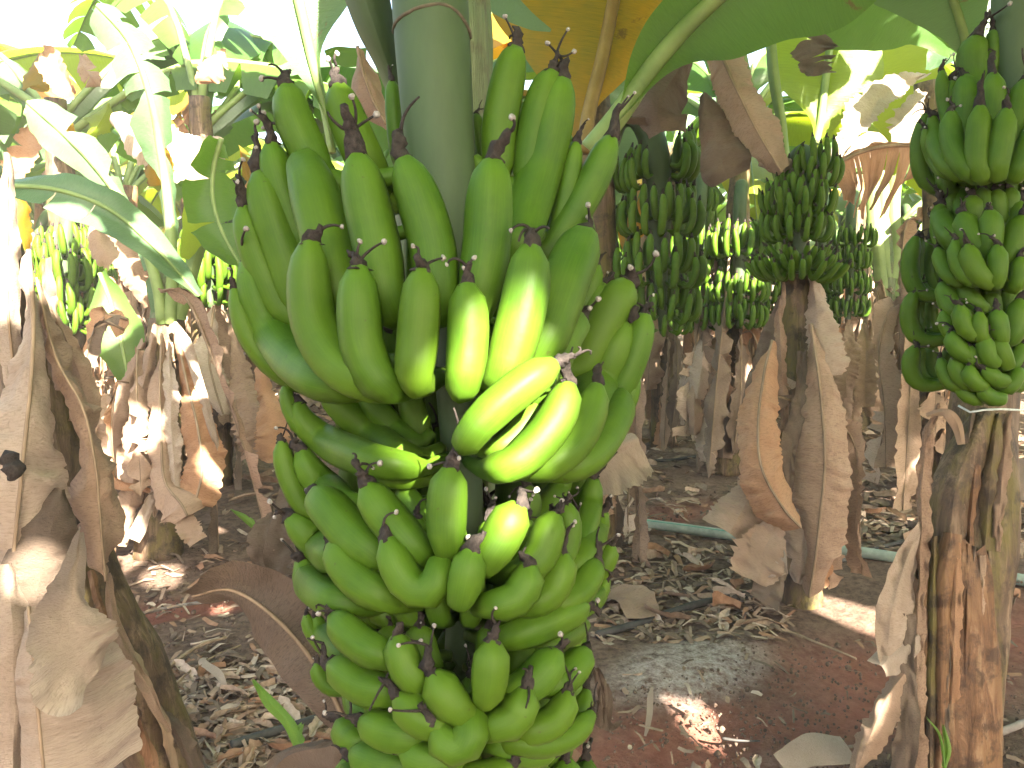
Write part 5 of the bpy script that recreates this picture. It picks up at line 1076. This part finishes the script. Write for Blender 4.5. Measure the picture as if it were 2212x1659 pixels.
ground_tube('drip_hose', [(1380, 1002), (1450, 994), (1520, 982)], .010, M_HOSE, 'short black hose on the dark soil far behind the close-up bunch', 'hose')
ground_tube('drip_hose', [(2080, 1610), (2150, 1585), (2240, 1550)], .010, M_HOSEG, 'grey hose in the bottom corner beyond the peeling stem', 'hose')
V, Fc, U = tube(spline([W(-20, 634, 1.48), W(40, 622, 1.47), W(85, 616, 1.5)], 8), .0018, 5); top('tie_string', mesh('tie_string', V, Fc, M_STRING), 'thin taut pale string tied to the stem draped in pale leaves', 'string')
V, Fc, U = tube(spline([W(905, 1340, .70), W(916, 1350, .685), W(918, 1362, .68), W(900, 1368, .70)], 10), .0022, 6); top('tie_twine', mesh('tie_twine', V, Fc, M_TWINE), 'scrap of teal twine caught among the lower fruits of the close-up bunch', 'twine')

# ------------------------------------------------------------------ seedlings, litter, clods
def seedling(label, blades):
    root = thing('grass_seedling', label, 'grass', tuple(W(*blades[0][0][:3])))
    for c in blades: pix_leaf(root, 'blade', c, M_GRASS, curl=(.01, .01), crumple=.002, n=14, na=3)
d = G(555, 1150)[1]
seedling('tiny bright grass shoot on the soil beyond the dark twisted leaf', [[(556, 1148, d, 3, 3), (530, 1120, d - .02, 7, 7), (498, 1100, d - .04, 1, 1)], [(552, 1145, d, 3, 3), (545, 1128, d, 5, 5), (540, 1118, d, 1, 1)]])
d = G(655, 1640)[1]
seedling('long green grass blade arching over the dry litter', [[(650, 1612, d - .1, 14, 14), (622, 1560, d - .12, 12, 12), (585, 1520, d - .14, 12, 12), (548, 1470, d - .16, 2, 2)], [(648, 1612, d - .1, 10, 8), (640, 1590, d - .1, 12, 12), (652, 1565, d - .1, 3, 3)]])
seedling('little grass shoot at the foot of the brown peeling stem', [[(2040, 1660, 1.66, 5, 5), (2048, 1620, 1.66, 7, 7), (2040, 1570, 1.65, 2, 2)], [(2040, 1655, 1.66, 3, 3), (2030, 1590, 1.65, 3, 3), (2005, 1555, 1.64, 1, 1)]])

def scrap(q, L, wd, mat):
    k = 9; pts = [(0, 0, .006)]; a = 0; p = np.array((0., 0, .006))
    for i in range(3):
        a += q.uniform(-.5, .5); p = p + np.array((math.cos(a), math.sin(a), 0)) * L / 3; p[2] = .006 + q.uniform(0, .25) * wd; pts.append(tuple(p))
    P = spline(pts, k); t = np.linspace(0, 1, k); wv = wd * np.interp(t, [0, .3, .7, 1], [.25, 1, .9, .3])
    mb = sheet(P, wv, wv * q.uniform(.3, 1), (0, 0, 1), curl=(q.uniform(-.2, .9) * wd, q.uniform(-.2, .9) * wd), fold=q.uniform(.0, .7), crumple=.35 * wd, cfreq=5 / wd * .12, jag=.25, na=4, nseg=10, seed=q.randrange(9999))
    V = np.array(mb.V); V[:, 2] -= V[:, 2].min() - .002; mb.V = [tuple(v) for v in V]
    return mb.mesh('fallen_leaf', [mat])
qs = random.Random(3)
SCR = [scrap(qs, qs.uniform(.10, .24), qs.uniform(.018, .05), (LIT_MATS[0], LIT_MATS[1], LIT_MATS[0], LIT_MATS[1], LIT_MATS[2])[i % 5]) for i in range(16)]
zones = [((340, 1440, 760, 1659), 70, 'among the litter under the dark twisted leaf', .75), ((1300, 1150, 1700, 1360), 60, 'in the litter before the blotched stem', .8), ((1830, 950, 2212, 1180), 60, 'in the pale drift behind the grey-green pipe', 1.3), ((480, 960, 700, 1120), 20, 'on the soil under the far dead leaves', 1.0), ((1330, 850, 1560, 1090), 25, 'on the dark soil behind the hooked-stalk bunch', 1.0), ((1500, 1620, 2000, 1700), 8, 'on the red soil at the bottom', .7), ((2100, 1180, 2212, 1330), 8, 'beside the peeling stem beyond the pipe', 1.0)]
for (xa, ya, xb, yb), n, where, sc_ in zones:
    for i in range(n):
        g = G(rnd.uniform(xa, xb), rnd.uniform(ya, yb)); g[2] = ground_z(g[0], g[1]) + .004 + rnd.uniform(0, .012)
        k = rnd.randrange(16); s = sc_ * rnd.uniform(.45, 1.0)
        hue = ('tan', 'pale', 'tan', 'pale', 'russet')[k % 5]
        o = top('fallen_leaf', SCR[k], '%s%s curled scrap of dry banana leaf %s' % ('broad ' if s > sc_ * .72 else 'small ', hue, where), 'dry leaf', 'fallen leaf scraps ' + where, loc=tuple(g))
        o.rotation_euler = (rnd.uniform(-.25, .25), rnd.uniform(-.25, .25), rnd.uniform(0, 6.28)); o.scale = (s, s, s)
# single bigger fallen pieces
def lone(pix, mat, label, **kw):
    C = np.array([[*(G(x, y) + np.array((0, 0, .012 + h))), a, b] for x, y, h, a, b in pix]); Sx = spline(C, 26)
    mb = sheet(Sx[:, :3], Sx[:, 3], Sx[:, 4], (0, -.35, 1), nseg=26, **kw); top('fallen_leaf', mb.mesh('fallen_leaf', [mat]), label, 'dry leaf')
lone([(1395, 1600, .0, .003, .003), (1402, 1570, .0, .008, .006), (1405, 1530, .02, .010, .008), (1408, 1515, .03, .003, .003)], M_DRYP, 'slender pale strip of leaf standing up on the red soil', crumple=.004)
lone([(1690, 1665, .0, .03, .02), (1760, 1650, .01, .06, .03), (1840, 1645, .01, .05, .03)], M_DRYP, 'pale flat dry leaf lying at the bottom near the peeling stem', crumple=.01)
lone([(1310, 1290, .0, .05, .04), (1350, 1310, .03, .10, .06), (1390, 1350, .01, .06, .05)], M_DRY, 'tan ribbed dry leaf lying against the lower fruits of the close-up bunch', crumple=.02)
lone([(450, 1430, .0, .004, .004), (440, 1450, .02, .012, .012), (470, 1480, .02, .012, .010), (490, 1500, .0, .004, .004)], M_DRYP, 'twisted pale ribbon of leaf on the bare soil', crumple=.008)
def stick(label, pix, r, mat):
    P = spline([G(x, y) + np.array((0, 0, r + .006)) for x, y in pix], 14); V, Fc, U = tube(P, np.linspace(r, r * .6, 14), 7); V = np.array([v + nz(v, 25) * r * .4 for v in V]); top('twig', mesh('twig', V, Fc, mat), label, 'twig')
stick('knobbly dry twig lying on the bare soil before the red track', [(345, 1470), (390, 1430), (440, 1400), (490, 1385)], .008, M_RIB)
stick('thin straight pale stick pointing at the dark twisted leaf', [(412, 1398), (450, 1390), (475, 1382)], .004, M_DRYP)
stick('thin dry stem lying flat across the bare soil', [(360, 1500), (420, 1450), (470, 1420), (520, 1400)], .004, M_RIB)
stick('black charred twig on the red soil track', [(1560, 1602), (1600, 1608), (1640, 1608)], .004, M_HOSE)
stick('long thin dry stalk lying beside the sunlit patch of soil', [(1610, 1350), (1700, 1370), (1800, 1410), (1850, 1430)], .005, M_RIB)
# fine litter and clods
def litter():
    mb = MB(); q = random.Random(11)
    dens = [((330, 1420, 780, 1700), 1200, .8), ((1290, 1130, 1720, 1390), 900, .8), ((1800, 930, 2260, 1200), 1000, 1.2), ((100, 960, 760, 1300), 260, 1.0), ((1300, 760, 1800, 1120), 500, 1.2), ((250, 1290, 620, 1450), 120, .7), ((1300, 1380, 2212, 1659), 80, .6), ((0, 720, 2212, 960), 1800, 2.2), ((0, 680, 2212, 760), 1200, 4)]
    for (xa, ya, xb, yb), n, s in dens:
        for i in range(n):
            g = G(q.uniform(xa, xb), q.uniform(ya, yb)); L = s * q.uniform(.03, .12); wd = s * q.uniform(.003, .013); a = q.uniform(0, 6.28)
            u = np.array((math.cos(a), math.sin(a), q.uniform(-.15, .3))); v = np.array((-math.sin(a), math.cos(a), q.uniform(-.5, .5)))
            z = ground_z(g[0], g[1]) + .004 + q.uniform(0, .012) * s; c = np.array((g[0], g[1], z)); cu = q.uniform(-.2, .5) * L
            V = [c - u * L / 2 - v * wd, c - u * L / 2 + v * wd * .4, c - v * wd + (0, 0, cu * .5), c + v * wd + (0, 0, cu * .5), c + u * L / 2 - v * wd * .5 + (0, 0, cu * .2), c + u * L / 2 + v * wd]
            mb.add(V, [(0, 2, 3, 1), (2, 4, 5, 3)], q.choice([0, 0, 0, 0, 1, 2, 3, 3, 3]), [(0, 0), (0, 1), (.5, 0), (.5, 1), (1, 0), (1, 1)])
    top('leaf_litter', mb.mesh('leaf_litter', LIT_MATS), 'shredded brown leaf litter scattered over the soil', 'leaf litter', kind='stuff')
    mb = MB()
    for (xa, ya, xb, yb), n, s in [((240, 1180, 760, 1500), 700, 1), ((1300, 1380, 2212, 1659), 1100, .9), ((1300, 820, 1600, 1120), 350, 1.4), ((100, 1100, 600, 1250), 150, 1.2)]:
        for i in range(n):
            g = G(q.uniform(xa, xb), q.uniform(ya, yb)); r = s * q.uniform(.0015, .006) * (2.0 if q.random() < .04 else 1)
            V, Fc = sphere((g[0], g[1], ground_z(g[0], g[1]) + r * .2), r, 6, 4); mb.add([np.array(v) + nz(v, 90) * r * .5 for v in V], Fc)
    top('soil_crumbs', mb.mesh('soil_crumbs', [M_CLOD]), 'loose crumbs of brown soil scattered over the ground', 'soil', kind='stuff')
litter()
# thin scattering volume added to stand in for veiling lens glare
hm = bpy.data.materials.new('glare_haze'); hm.use_nodes = True; t_ = hm.node_tree; t_.nodes.remove(t_.nodes['Principled BSDF'])
pv = t_.nodes.new('ShaderNodeVolumePrincipled'); pv.inputs['Density'].default_value = GLARE_HAZE; pv.inputs['Color'].default_value = (.95, .93, .88, 1); pv.inputs['Anisotropy'].default_value = 0.0
t_.links.new(pv.outputs[0], t_.nodes['Material Output'].inputs['Volume'])
V = [(x, y, z) for x in (-230, 230) for y in (-90, 330) for z in (-1.2, 5.5)]
top('glare_haze', mesh('glare_haze', V, [(0, 1, 3, 2), (4, 6, 7, 5), (0, 4, 5, 1), (2, 3, 7, 6), (0, 2, 6, 4), (1, 5, 7, 3)], hm, smooth=False), None, None, kind='stuff')
print('objects', len(bpy.data.objects))
